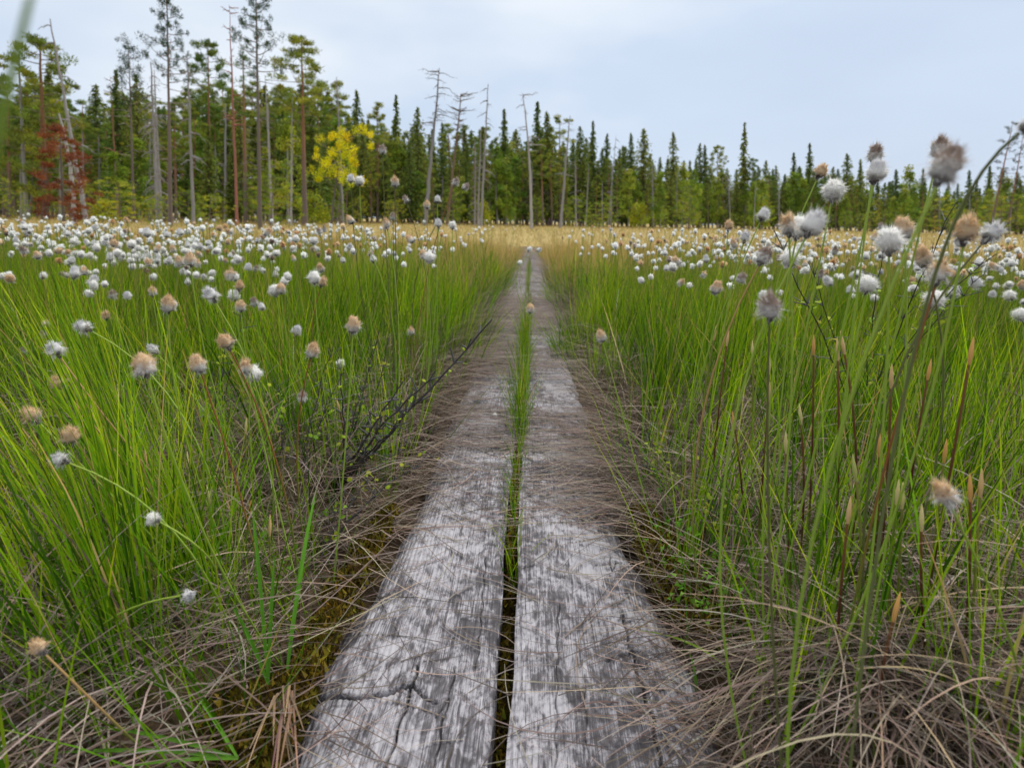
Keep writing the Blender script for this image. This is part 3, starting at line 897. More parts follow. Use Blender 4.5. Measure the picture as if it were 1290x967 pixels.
COTTON = [
 # near right
 (1193, 208, 60, 'brown', 'biggest brown-tipped fluffy cotton grass head against the sky, thick green stem', 18, 'green', .027),
 (1184, 186, 34, 'brown', 'dark brown cotton grass head peeping out behind the biggest fluffy head', 5, 'green', .028),
 (1104, 216, 36, 'long', 'white cotton grass head on a tall stem, a dark brown head above it', 4, 'green', .028),
 (1103, 194, 30, 'brown', 'dark brown cotton grass head directly above a white one against the sky', 0, 'green', .028),
 (1050, 240, 32, 'round', 'round white cotton grass head in front of the treetops, on a straight stem', 4, 'green', .03),
 (1034, 216, 24, 'orange', 'small tan cotton grass head at treetop height, left of a round white one', 20, 'green', .03),
 (1025, 282, 44, 'long', 'large smooth silver-white cotton grass head leaning right', 24, 'green', .03),
 (993, 283, 36, 'torn', 'ragged brownish cotton grass head, leftmost of three touching heads', -10, 'green', .03),
 (1006, 287, 34, 'round', 'whitish cotton grass head between a ragged one and a large silver one', 6, 'green', .03),
 (996, 325, 28, 'round', 'round white cotton grass head below three touching heads', -5, 'green', .03),
 (963, 322, 32, 'brown', 'brown and white cotton grass head on a red-brown stem', 24, 'tan', .03),
 (970, 386, 46, 'brown', 'large brown-topped cotton grass head low before the green grass', -4, 'dark', .03),
 (903, 362, 22, 'buff', 'white and tan cotton grass head alone before the green grass', 10, 'green', .03),
 (918, 284, 18, 'orange', 'tan cotton grass head with white heads close on its right', 0, 'green', .03),
 (962, 270, 22, 'long', 'white cotton grass head leaning right above the golden sedge', 20, 'green', .03),
 (939, 298, 20, 'wet', 'spiky greyish cotton grass head at the edge of the golden sedge', 10, 'green', .03),
 (1120, 304, 40, 'round', 'fluffy white cotton grass head, left of a pair of twin heads', -8, 'green', .03),
 (1138, 288, 36, 'buff', 'white and brown cotton grass head touching a fluffy white one', -12, 'green', .03),
 (1163, 323, 34, 'buff', 'pale brown cotton grass head just below the thick green stem', -25, 'dark', .03),
 (1184, 342, 42, 'torn', 'ragged dark brown cotton grass head over a small white head', 8, 'red', .03),
 (1177, 377, 28, 'round', 'small white cotton grass head under a ragged dark brown one', 0, 'green', .03),
 (1093, 358, 28, 'round', 'round white cotton grass head with brown heart on a straight stem', 4, 'green', .03),
 (1217, 289, 46, 'orange', 'orange-brown cotton grass head with a dark pointed tip', 0, 'green', .03),
 (1250, 293, 38, 'wet', 'spiky white cotton grass head leaning right beside the orange-brown one', 35, 'dark', .03),
 (1190, 622, 50, 'torn', 'blurred brown and white cotton grass head hanging low over dead straw', -32, 'green', .028),
 (757, 423, 20, 'buff', 'pale cotton grass head leaning left at the grass wall right of the planks', -18, 'green', .028),
 (1286, 396, 20, 'round', 'white cotton grass head cut by the frame, low over green grass', -20, 'green', .03),
 (1272, 372, 16, 'round', 'white cotton grass head nodding left at the far right of the grass', -30, 'green', .03),
 (1110, 285, 12, 'brown', 'small brown cotton grass head half hidden behind fluffy white ones', 0, 'green', .026),
 # near left
 (240, 327, 22, 'buff', 'tan-topped cotton grass head standing above the white crowd at left', 0, 'green', .03),
 (212, 383, 28, 'buff', 'pointed cream cotton grass head on a straight stem in the left grass', 5, 'green', .03),
 (265, 371, 28, 'wet', 'tousled bright white cotton grass head leaning left in the left grass', -30, 'green', .03),
 (291, 345, 20, 'torn', 'thin brown cotton grass head above a tan and white pair', 0, 'green', .03),
 (302, 360, 18, 'orange', 'tan cotton grass head touching a white head below it', 10, 'green', .03),
 (295, 372, 18, 'round', 'white cotton grass head just below a tan one in the left grass', 0, 'green', .03),
 (303, 385, 20, 'buff', 'cream cotton grass head with dark foot above a leafy twig', 0, 'green', .03),
 (105, 412, 27, 'wet', 'wet silvery cotton grass head tilted left on a long slanting stem', -62, 'green', .03),
 (69, 440, 30, 'wet', 'wet grey cotton grass head tilted left on an orange-brown stem', -30, 'tan', .03),
 (73, 482, 28, 'orange', 'orange and white cotton grass head drooping just below a wet grey one', -35, 'tan', .03),
 (40, 523, 34, 'orange', 'ragged orange cotton grass head, nearest the left frame above dark peat', -40, 'green', .03),
 (88, 548, 36, 'orange', 'upright orange cotton grass head above a white tousled one', -5, 'dark', .03),
 (75, 579, 30, 'wet', 'tousled white cotton grass head lying sideways under an orange one', -70, 'green', .024),
 (181, 459, 42, 'buff', 'largest cream and white cotton grass head in the left grass', -10, 'green', .03),
 (193, 440, 20, 'wet', 'dark grey wet cotton grass head behind the largest cream one', -40, 'green', .028),
 (249, 458, 32, 'buff', 'tan cone-shaped cotton grass head with white skirt on a red stem', -15, 'red', .03),
 (284, 430, 30, 'orange', 'orange-tan cotton grass head leaning left over a leafy dark twig', -25, 'red', .03),
 (310, 462, 28, 'torn', 'brown cotton grass head, left of two heads growing together', -8, 'green', .03),
 (319, 470, 26, 'round', 'white cotton grass head, right of two heads growing together', 12, 'green', .03),
 (258, 513, 18, 'brown', 'small withered brown cotton grass head low among green blades', 0, 'dark', .028),
 (374, 416, 18, 'long', 'small white cotton grass head on a long stem leaning right', 20, 'green', .03),
 (394, 441, 26, 'buff', 'cream and tan cotton grass head leaning right on a reddish stem', 18, 'red', .03),
 (381, 499, 20, 'brown', 'shaggy brown cotton grass head low beside the dwarf birch', 0, 'dark', .028),
 (429, 458, 14, 'round', 'tiny white cotton grass head on a pale slanting stem', 22, 'green', .026),
 (445, 409, 28, 'buff', 'tall cream cotton grass head above the dwarf birch', 5, 'green', .03),
 (518, 417, 14, 'torn', 'tiny ragged cotton grass head on a red stem near the planks', 0, 'red', .028),
 (193, 653, 22, 'round', 'white cotton grass head sunk among straw and bright blades', -60, 'green', .017),
 (237, 749, 24, 'wet', 'grey tousled cotton grass head at the end of an arching yellow stem', 78, 'green', .017),
 (48, 815, 34, 'orange', 'dry orange cotton grass head on a thick brown stem near the bottom', -38, 'tan', .020),
 (134, 397, 17, 'orange', 'small orange cotton grass head right of a silvery tilted one', 0, 'green', .026),
 (142, 371, 16, 'brown', 'small brown cotton grass head above the small orange one', -5, 'green', .028),
 (192, 367, 16, 'buff', 'small tan cotton grass head left of the pointed cream one', 0, 'green', .028),
 (30, 441, 14, 'brown', 'small dark cotton grass head by the left frame', 0, 'dark', .026),
 (97, 519, 14, 'wet', 'small grey cotton grass head at the joint of brown stems', -20, 'tan', .026),
 (55, 421, 14, 'brown', 'slim brown cotton grass head just above a wet grey one', -28, 'dark', .026),
 (354, 363, 18, 'buff', 'cream cotton grass head, one of a pair left of the tan clump', 0, 'green', .03),
 (346, 366, 18, 'round', 'white cotton grass head touching a cream one left of the tan clump', -8, 'green', .03),
 (396, 350, 20, 'round', 'white cotton grass head touching an orange one in the left field', 0, 'green', .03),
 (406, 355, 18, 'orange', 'orange cotton grass head with a white one at its left', 20, 'red', .03),
 (320, 380, 16, 'brown', 'slim brownish cotton grass head above two joined heads', 0, 'green', .03),
 # tall ones left of the planks, standing against the forest
 (442, 225, 14, 'long', 'white cotton grass head, left of two side by side beneath the yellow pine', 0, 'dark', .028),
 (453, 228, 14, 'round', 'white cotton grass head, right of two side by side beneath the yellow pine', 0, 'green', .028),
 (482, 188, 15, 'brown', 'highest small dark cotton grass head before the spruces', 0, 'dark', .028),
 (497, 229, 16, 'buff', 'cream cotton grass head alone before dark trunks', 0, 'dark', .028),
 (511, 251, 12, 'brown', 'little dark cotton grass head right below a cream one', -20, 'dark', .028),
 (538, 258, 13, 'buff', 'buff cotton grass head at the foot of the tallest dead snag', 0, 'tan', .028),
 (551, 251, 12, 'long', 'whitish cotton grass head just right of the tallest snag foot', 0, 'green', .028),
 (574, 229, 14, 'brown', 'brown cotton grass head on a red stem leaning right before trunks', 22, 'red', .028),
 (587, 235, 13, 'brown', 'brown cotton grass head tilted far right beside another brown one', 45, 'dark', .028),
 (441, 277, 15, 'buff', 'cream cotton grass head above the golden sedge by the crooked pine', -35, 'green', .028),
 (487, 282, 17, 'torn', 'ragged pale cotton grass head in front of the golden sedge', -10, 'green', .028),
 (495, 273, 13, 'brown', 'dark slim cotton grass head just above a ragged pale one', 0, 'dark', .028),
 (552, 281, 14, 'long', 'white cotton grass head at the edge of sedge right of the snag', 0, 'green', .028),
 (570, 284, 12, 'round', 'small white cotton grass head before a yellow young pine', 0, 'green', .028),
 (541, 324, 18, 'round', 'white cotton grass head in a close cluster left of the planks', 0, 'green', .028),
 (533, 320, 16, 'buff', 'tan cotton grass head in the close cluster left of the planks', -10, 'green', .028),
 (668, 388, 16, 'buff', 'cream cotton grass head growing in the gap between the planks', 0, 'green', .028),
 (655, 331, 8, 'round', 'white cotton grass head bending over the planks from the left', 60, 'green', .026),
 (667, 314, 8, 'round', 'white cotton grass head over the far end of the planks', 30, 'green', .026),
 (679, 315, 9, 'long', 'white elongated cotton grass head over the far planks, right of another', 60, 'green', .026),
]
for px, py, h, kind, label, lean, stem, real in COTTON:
    base = None
    if px == 668:
        D_ = 716 * real / h
        base = (GX, D_ + .02)
    elif px == 48:
        base = tuple(on_z(190, 935, .02)[:2])
    elif px == 237:
        base = tuple(on_z(90, 850, .02)[:2])
    elif px == 1190 :
        base = tuple(on_z(1262, 860, .02)[:2])
    elif px in (105, 193, 181) and py < 600:
        base = tuple(on_z(px + 190, py + 330, .02)[:2])
    elif px in (69, 73, 40, 88, 97, 75):
        base = tuple(on_z(px + 230, py + 270 if py < 500 else py + 230, .02)[:2])
    elif px == 193:
        base = tuple(on_z(240, 760, .02)[:2])
    cotton(px, py, h, kind, label, lean, base, stem, real)

# the head cut by the right edge of the picture, its stem sloping down to the left
t = thing('cotton_grass', 'brown cotton grass head at the upper right edge, on a long slanting stem', 'cotton grass', at(1150, 330, .42), 'cotton grass plants beside the boardwalk')
b0 = np.array(t.location)
t.location = (b0[0], b0[1], float(terrain(b0[0], b0[1])))
b0 = np.array(t.location)
P = np.array([b0, at(1120, 420, .42), at(1190, 238, .40), at(1284, 168, .36)])
tt = np.linspace(0, 1, 14)[:, None]
Q = (1 - tt) ** 3 * P[0] + 3 * tt * (1 - tt) ** 2 * P[1] + 3 * tt ** 2 * (1 - tt) * P[2] + tt ** 3 * P[3]
g = Geo(); tubes(g, (Q - b0)[None], np.linspace(.0013, .0010, 14)[None], 6, np.tile(np.array([.13, .15, .05]), (1, 14, 1)))
g.obj('stem', M_stem, t, True)
f = link('fluff', FL['brown'][0], t); f.location = P[3] - b0; f.rotation_euler = (0, R(58), 0); f.scale = (.013,) * 3; f['kind'] = 'stuff'

# head fallen on the plank
q = on_z(620, 523, .004)
f = link('fallen_cotton_head', FL['round'][1]); f.location = q; f.rotation_euler = (R(80), 0, R(70)); f.scale = (.016,) * 3
tag(f, 'small white cotton grass head fallen on the left plank', 'cotton grass head')

# the crowd of heads: about 200 plants nearest to the eye one by one, the rest as one mass
def unit_stem(seed):
    g = Geo()
    k = 6
    c = random.uniform(-.12, .12)
    z = np.linspace(0, 1, k)
    P = np.stack([c * z ** 2, .3 * c * z ** 2, z], -1)[None]
    tubes(g, P, np.full((1, k), .0011), 4, np.tile(np.array(random.choice([(.15, .22, .03), (.2, .24, .05), (.2, .14, .05)])), (1, k, 1)))
    m = g.mesh('stem'); m.materials.append(M_stem)
    return m, np.array([c, .3 * c, 1.0])
USTEM = [unit_stem(i) for i in range(6)]

def crowd():
    n = 3300
    y = 1.2 + rng.random(n) ** 1.3 * 3.7
    x = rng.uniform(-1, 1, n) * (.93 * y + .3) - .03 * y
    d = np.abs(x - GX)
    keep = (d > .3) & (rng.random(n) < np.clip(.5 + .5 * sm(.3, 1.0, d), 0, 1)) & (rng.random(n) < .25 + .75 * sm(1.2, 2.2, y + .5 * wob(x, y, 2.1)))
    keep &= (rng.random(n) < np.clip(.66 + .45 * wob(x, y, 1.7, .4), .25, 1))
    x, y = x[keep], y[keep]
    h = np.clip(rng.normal(.425, .045, len(x)), .27, .52) + .0 * y
    order = np.argsort(y)
    x, y, h = x[order], y[order], h[order]
    far = Geo()
    names = {'round': 'white round', 'long': 'white elongated', 'buff': 'cream and tan', 'brown': 'brownish', 'torn': 'ragged pale', 'orange': 'tan'}
    nth = 0
    for i in range(len(x)):
        kind = random.choices(list(names), (9, 6, 3, .8, 1.2, .5))[0]
        w = random.uniform(.017, .025)
        zb = float(terrain(x[i], y[i]))
        if nth < 220 and in_view(x[i], y[i], .05):
            nth += 1
            where = 'in the crowd left of the boardwalk' if x[i] < 0 else 'in the crowd right of the boardwalk'
            t = thing('cotton_grass', f'{names[kind]} cotton grass head {where}', 'cotton grass', (x[i], y[i], zb), 'cotton grass crowd on the ' + ('left' if x[i] < 0 else 'right'))
            me, tip = random.choice(USTEM)
            L = h[i] - zb
            t.rotation_euler = (random.gauss(0, .07), random.gauss(0, .1), random.uniform(0, 6.28))
            s = link('stem', me, t); s.scale = (L, L, L) if False else (.4, .4, L)
            f = link('fluff', random.choice(FL[kind]), t)
            f.location = (tip[0] * .4, tip[1] * .4, L); f.rotation_euler = (random.gauss(0, .4), random.gauss(0, .4), random.uniform(0, 6.28)); f.scale = (w * random.uniform(.85, 1.1), w, w * random.uniform(.85, 1.2))
            f['kind'] = 'stuff'
        else:
            yield x[i], y[i], h[i], kind, w

far = Geo()
rest = list(crowd())
n2 = 260
y2 = 4.8 + rng.random(n2) ** 1.8 * 12
x2 = rng.uniform(-1, 1, n2) * (.93 * y2) - .03 * y2
for x_, y_ in zip(x2, y2):
    if abs(x_ - GX) > .32: rest.append((x_, y_, random.gauss(.40, .05), random.choices(['round', 'long', 'buff'], (7, 3, 2))[0], random.uniform(.02, .026) * (1 + .012 * y_)))
heads = np.array([(a, b, c, w) for a, b, c, k, w in rest])
nh = len(heads)
base_col = np.array([random.choice({'round': WHITE, 'long': WHITE, 'buff': BUFF, 'brown': BROWN, 'torn': GREY, 'orange': BUFF}[k]) for *_, k, _w in rest])
m_ = 46
cen = np.repeat(heads[:, :3], m_, 0)
d = rand_unit(nh * m_); ww = np.repeat(heads[:, 3], m_)
pos = cen + d * np.array([.33, .33, .42]) * ww[:, None]
cols = np.minimum(np.repeat(base_col, m_, 0) * 1.04, .97) * (1 + rng.normal(0, .07, (nh * m_, 1)))
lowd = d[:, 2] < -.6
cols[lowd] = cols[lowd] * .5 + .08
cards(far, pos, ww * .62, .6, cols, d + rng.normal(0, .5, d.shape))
bx = heads[:, 0] + rng.normal(0, .05, nh); by = heads[:, 1]
P = np.stack([np.stack([bx, by, terrain(bx, by)], -1), heads[:, :3] - np.array([0, 0, .0])], 1)
P = np.stack([P[:, 0], P[:, 0] * .5 + P[:, 1] * .5 + rng.normal(0, .012, (nh, 3)), P[:, 1]], 1)
ribbons(far, P, np.full((nh, 3), .0011) * (1 + heads[:, 1:2] * .08), np.tile(np.array([1.0, .1, 0]), (nh, 1)), np.tile(np.array([.16, .2, .04]), (nh, 1)))
tag(far.obj('distant_cotton_grass', M_fluff), kind='stuff')

# ------------------------------------------------------------------ sedge stalks with pale sheaths
def stalk(tpx, tpy, bpx, bpy, D, label, tip, dark=True, tiplen=.03):
    p1 = at(tpx, tpy, D)
    q = on_z(bpx, bpy, .02)
    b = np.array([p1[0] + (q[0] - p1[0]) * .5, D + (q[1] - D) * .3, 0.0])
    b = at(bpx, bpy, D) if at(bpx, bpy, D)[2] > 0 else on_z(bpx, bpy, 0.0)
    b[2] = min(b[2], float(terrain(b[0], b[1])) + .0)
    t = thing('sedge_stalk', label, 'sedge stalk', b, 'sheathed sedge stalks among the tussocks')
    d = p1 - b; L = np.linalg.norm(d)
    k = 10
    ctrl = d * .5 + rng.normal(0, .01, 3)
    P = bez(np.zeros(3), ctrl, d, k)
    tt = np.linspace(0, 1, k)
    lo, midc, hi = np.array([.13, .2, .02]), (np.array([.075, .018, .012]) if dark else np.array([.16, .2, .025])), (np.array([.2, .09, .03]) if dark else np.array([.22, .2, .05]))
    c = np.where(tt[:, None] < .45, lo + (midc - lo) * np.clip((tt / .45) * 2 - .8, 0, 1)[:, None], midc + (hi - midc) * np.clip((tt - .55) / .45, 0, 1)[:, None])
    g = Geo(); tubes(g, P[None], np.linspace(.0015, .0013, k)[None], 6, c[None]); g.obj('stem', M_stem, t, True)
    dirn = unit(P[-1] - P[-2])
    q_ = np.linspace(0, 1, 7)
    S_ = P[-1] + dirn * (q_[:, None] - .55) * tiplen
    prof = np.array([.0013, .0019, .0023, .0022, .0017, .0011, .0003])
    tc_ = {'orange': (.68, .36, .11), 'pale': (.7, .58, .26), 'tan': (.66, .44, .2), 'green': (.4, .42, .12)}[tip]
    cc = np.array(tc_) * np.linspace(.8, 1.15, 7)[:, None]
    g = Geo(); tubes(g, S_[None], prof[None], 6, cc[None]); g.obj('sheath', M_stem, t, True)

STALKS = [
 (917, 424, 897, 620, .95, 'dark red sedge stalk with tan tip, below a low brown-topped cotton head at its right', 'tan', True),
 (901, 418, 888, 560, 1.05, 'thin sedge stalk with tan tip just left of a dark red one', 'tan', False),
 (948, 438, 940, 600, 1.0, 'sedge stalk with narrow pale tip in the right grass', 'pale', False),
 (969, 458, 955, 700, .85, 'green sedge stalk with slim yellow tip, right grass', 'pale', False),
 (1025, 433, 1016, 720, .8, 'red sedge stalk with orange tip standing alone in the right grass', 'orange', True),
 (1055, 438, 1049, 760, .72, 'dark red sedge stalk with tan tip, left of a touching pair', 'tan', True),
 (1061, 430, 1052, 770, .72, 'dark red sedge stalk with tan tip, right of a touching pair', 'tan', True),
 (924, 528, 940, 700, .82, 'short sedge stalk with orange tip near the plank edge', 'orange', True),
 (969, 492, 952, 720, .8, 'red sedge stalk with tan tip between pale-tipped ones', 'tan', True),
 (1008, 520, 1002, 730, .74, 'dark sedge stalk with yellow tip beside a taller orange one', 'pale', True),
 (990, 556, 1000, 800, .68, 'thick sedge stalk with long creamy tip in the near right tussock', 'pale', True),
 (1108, 558, 1090, 800, .64, 'dark red sedge stalk with orange tip in the right foreground', 'orange', True),
 (1123, 472, 1108, 720, .66, 'blurred sedge stalk with flat tan top', 'tan', True),
 (1171, 464, 1145, 660, .78, 'sedge stalk with pale orange tip leaning right', 'orange', True),
 (1224, 440, 1160, 760, .6, 'tall dark sedge stalk with orange-red tip leaning right, highest at the right', 'orange', True),
 (1191, 566, 1180, 740, .66, 'short sedge stalk with orange tip above the hanging cotton head', 'orange', False),
 (1070, 640, 1060, 860, .56, 'near sedge stalk with tan tip over the straw fan', 'tan', True),
 (1222, 612, 1212, 860, .56, 'sedge stalk with orange tip, left of a close pair at right', 'orange', True),
 (1236, 606, 1226, 850, .56, 'sedge stalk with greenish tan tip, right of a close pair', 'tan', False),
 (1131, 618, 1125, 800, .6, 'slim sedge stalk with pale tip, left of twin pale tips', 'pale', False),
 (1137, 622, 1131, 810, .6, 'slim sedge stalk with pale tip, right of twin pale tips', 'pale', False),
 (1161, 650, 1180, 860, .56, 'bent sedge stalk with cream tip under the hanging cotton head', 'pale', True),
 (1076, 587, 1066, 830, .6, 'green sedge stalk with small cream tip in the right tussock', 'green', False),
 (1130, 762, 1112, 900, .50, 'short thick brown sedge stalk low over the straw fan', 'orange', True),
 (144, 608, 190, 730, .8, 'sedge stalk with tan tip leaning left, above the straw at left', 'tan', False),
 (117, 652, 160, 760, .74, 'sedge stalk with swollen greenish tip in the near left tussock', 'green', False),
 (116, 668, 138, 745, .72, 'short dark sedge stalk with orange tip at the near left', 'orange', True),
 (163, 660, 205, 770, .7, 'sedge stalk with pinkish tan tip in the left tussock', 'tan', False),
 (262, 622, 292, 720, .78, 'sedge stalk with yellow tip in the left grass', 'pale', False),
 (221, 655, 238, 745, .74, 'short sedge stalk with brown tip beside a white sunken head', 'orange', True),
 (315, 640, 322, 740, .78, 'sedge stalk with orange tip left of the planks', 'orange', False),
 (340, 660, 346, 760, .74, 'sedge stalk with tan tip near the left plank edge', 'tan', False),
 (425, 508, 426, 610, 1.05, 'red sedge stalk with tan tip left of the dwarf birch', 'tan', True),
 (310, 535, 316, 640, .95, 'sedge stalk with pale tip beneath two joined cotton heads', 'pale', False),
 (183, 575, 222, 700, .82, 'sedge stalk with pinkish tip leaning left among blades', 'tan', False),
 (236, 578, 262, 690, .86, 'sedge stalk with cream tip below a withered brown head', 'pale', False),
]
for a in STALKS: stalk(*a)

# ------------------------------------------------------------------ broad-leaved sedges, single blades
def leafy(name, label, cat, pts_list, width, col, dofs=None):
    b = np.array(pts_list[0][0])
    t = thing(name, label, cat, b)
    for i, pts in enumerate(pts_list):
        k = 12
        p = np.array(pts) - b
        P = bez(p[0], p[1], p[2], k)
        tt = np.linspace(0, 1, k)
        prof = np.sin(np.clip(tt * .9 + .1, 0, 1) * np.pi) ** .6 * .9 + .1 * (1 - tt)
        T = unit(np.gradient(P, axis=0))
        s = unit(np.cross(T, np.tile(EYE - b - P.mean(0) + np.array([.1, 0, .1 * i]), (k, 1))))
        up = np.cross(s, T)
        g = Geo()
        w = width * (prof + .02)
        v = np.stack([P - s * w[:, None] + up * w[:, None] * .35, P, P + s * w[:, None] + up * w[:, None] * .35], 1)
        idx = np.arange(k * 3).reshape(k, 3)
        f = np.concatenate([np.stack([idx[:-1, j], idx[:-1, j + 1], idx[1:, j + 1], idx[1:, j]], -1) for j in (0, 1)])
        c = np.array(col) * (1 + rng.normal(0, .08)) * np.ones((k * 3, 3))
        g.add(v.reshape(-1, 3), f, c)
        g.obj('leaf', M_grass, t, True)
    return t

def fan(px, py, ends, bend=.35):
    b = on_z(px, py, .02)
    out = []
    for ex, ey, D in ends:
        e_ = at(ex, ey, D)
        mid = (b + e_) / 2 + np.array([0, 0, np.linalg.norm(e_ - b) * bend * .5])
        out.append((b, mid, e_))
    return out
leafy('sedge_plant', 'bright green broad-bladed sedge at the left plank edge', 'sedge plant', fan(338, 862, [(318, 640, .62), (346, 700, .62), (290, 760, .57)]), .0021, (.10, .27, .02))
leafy('sedge_plant', 'tall green sedge leaf standing left of the plank with one broad blade', 'sedge plant', fan(362, 842, [(398, 620, .72), (384, 700, .66)]), .0026, (.10, .26, .02))
leafy('sedge_plant', 'low green sedge with blades spreading flat along the bottom edge', 'sedge plant', fan(300, 955, [(120, 915, .47), (160, 965, .45), (250, 880, .52), (40, 950, .45)], .15), .0017, (.10, .24, .02))
t = leafy('grass_blade', 'single yellow-green grass blade arching over the right plank', 'grass blade', [(on_z(925, 850, .03), on_z(880, 800, .035), on_z(800, 793, .008))], .0013, (.2, .3, .03))
# blade right in front of the lens at the upper left
t = leafy('grass_blade', 'tall blurred green blade close to the lens against the sky', 'grass blade', [((-.30, .12, -.02), at(-60, 330, .11), at(66, -110, .105))], .0014, (.2, .3, .05))

# ------------------------------------------------------------------ dwarf birch
def shrub(label, twigs, leaf_n, r0=.0032, cname='dark'):
    b = np.array(twigs[0][0])
    t = thing('dwarf_birch', label, 'dwarf birch', b, 'dwarf birches beside the boardwalk')
    lg = Geo()
    for ti, (p0, p1, p2, rr) in enumerate(twigs):
        k = 14
        P = bez(np.array(p0) - b, np.array(p1) - b, np.array(p2) - b, k)
        P[1:-1] += rng.normal(0, .0022, (k - 2, 3))
        g = Geo()
        cc = np.tile(np.array([.05, .04, .04]), (1, k, 1)) * (1 + rng.normal(0, .25, (1, k, 1)))
        tubes(g, P[None], np.linspace(rr * .8, rr * .32, k)[None], 6, cc)
        # short side spurs
        ns = 22
        u = rng.uniform(.15, .98, ns); ii = (u * (k - 1)).astype(int)
        d = rand_unit(ns); d[:, 2] = np.abs(d[:, 2])
        Q = P[ii][:, None] + d[:, None] * np.linspace(0, .022, 3)[None, :, None] * rng.uniform(.5, 1.6, ns)[:, None, None]
        tubes(g, Q, np.linspace(rr * .5, rr * .3, 3)[None].repeat(ns, 0), 4, np.full((ns, 3), .07))
        br = g.obj('branch', M_twig, t, True)
        nl = int(leaf_n * 1.7)
        u = rng.uniform(.1, .95, nl); ii = (u * (k - 1)).astype(int)
        cen = P[ii] + rng.normal(0, .006, (nl, 3))
        # round leaves: six-sided discs
        nrm = rand_unit(nl); nrm[:, 2] = np.abs(nrm[:, 2]) + .6; nrm = unit(nrm)
        A = unit(np.cross(nrm, rand_unit(nl))); B = np.cross(nrm, A)
        th = np.arange(6) * np.pi / 3
        rad = rng.uniform(.0028, .0056, nl)[:, None, None]
        v = cen[:, None] + (A[:, None] * np.cos(th)[None, :, None] + B[:, None] * np.sin(th)[None, :, None]) * rad + nrm[:, None] * (np.array([0, 1, 0, 1, 0, 1])[None, :, None] * .0006)
        c = np.repeat(pick([(.2, .33, .02), (.27, .36, .02), (.33, .36, .03)], nl), 6, 0)
        lg.add(v.reshape(-1, 3), np.arange(nl * 6).reshape(nl, 6), c)
    o = lg.obj('leaves', M_grass, t); o['kind'] = 'stuff'

B0 = on_z(425, 615, .0)
shrub('black-twigged dwarf birch whose long bare branch reaches over the left plank', [
    (B0, at(520, 520, 1.05), at(620, 402, 1.08), .0048), (B0, at(470, 545, 1.05), at(548, 468, 1.05), .0042), (B0, at(455, 560, 1.05), at(508, 480, 1.05), .0040), (B0, at(490, 540, 1.02), at(530, 500, 1.02), .003), (B0, at(440, 580, 1.0), at(430, 470, 1.02), .003),
    (B0, at(446, 540, 1.2), at(478, 415, 1.2), .0026), (B0, at(470, 540, 1.2), at(490, 425, 1.22), .0024), (B0, at(440, 540, 1.15), at(462, 470, 1.2), .0026), (B0, at(408, 560, 1.1), at(410, 470, 1.15), .0022)], 7)
B1 = on_z(405, 700, .0)
shrub('low dwarf birch twig with fresh round leaves at the left plank edge', [
    (B1, at(470, 610, .98), at(556, 568, 1.1), .0026), (B1, at(450, 600, .95), at(525, 548, 1.05), .0018), (B1, at(420, 640, .95), at(450, 600, 1.0), .0018)], 12)
B2 = on_z(262, 590, .0)
shrub('leafy upright dwarf birch under the orange-tan cotton head', [
    (B2, at(270, 500, 1.05), at(284, 440, 1.05), .002), (B2, at(290, 470, 1.05), at(308, 385, 1.1), .0018), (B2, at(262, 520, 1.05), at(270, 470, 1.05), .0016)], 16)
B3 = on_z(372, 640, .0)
shrub('small dwarf birch with dark twigs below the cream and tan cotton head', [
    (B3, at(385, 540, 1.05), at(420, 435, 1.1), .002), (B3, at(390, 560, 1.05), at(432, 470, 1.1), .0018), (B3, at(350, 560, 1.0), at(350, 470, 1.05), .0016)], 14)
B4 = on_z(870, 640, .0)
shrub('dwarf birch twig with bright leaves beside the right plank', [
    (B4, at(830, 590, 1.1), at(772, 548, 1.2), .002), (B4, at(850, 580, 1.1), at(812, 545, 1.15), .0016), (B4, at(880, 580, 1.05), at(905, 560, 1.1), .0016)], 14)
B5 = on_z(1085, 540, .0)
shrub('tangled dark dwarf birch under the twin cotton heads at right', [
    (B5, at(1040, 430, .95), at(975, 290, .95), .0022), (B5, at(1060, 440, .95), at(1018, 330, .95), .0018), (B5, at(1140, 370, .9), at(1203, 258, .85), .0018),
    (B5, at(1150, 380, .9), at(1255, 320, .9), .0018), (B5, at(1100, 390, .9), at(1112, 320, .9), .0016), (B5, at(1150, 420, .9), at(1240, 345, .95), .0016)], 10)
B6 = on_z(905, 720, .0)
shrub('small leafy dwarf birch sprig in straw at the right bank', [
    (B6, at(895, 640, .85), at(890, 590, .9), .0014), (B6, at(912, 660, .85), at(925, 610, .9), .0014)], 16)

# ------------------------------------------------------------------ trees
def trunk_geo(H, r0, r1, bend=0.0, c0=(.16, .13, .11), c1=(.16, .13, .11), k=14, K=8, rough=.08):
    g = Geo()
    z = np.linspace(0, 1, k)
    P = np.stack([bend * np.sin(z * 3.1) * H + rng.normal(0, rough * r0, k), rng.normal(0, rough * r0, k), z * H], -1)
    rad = r0 * (1 - z) ** .8 + r1
    rad[0] *= 1.25
    c = np.array(c0) + (np.array(c1) - np.array(c0)) * sm(.15, .6, z)[:, None]
    tubes(g, P[None], rad[None], K, c[None])
    return g, P

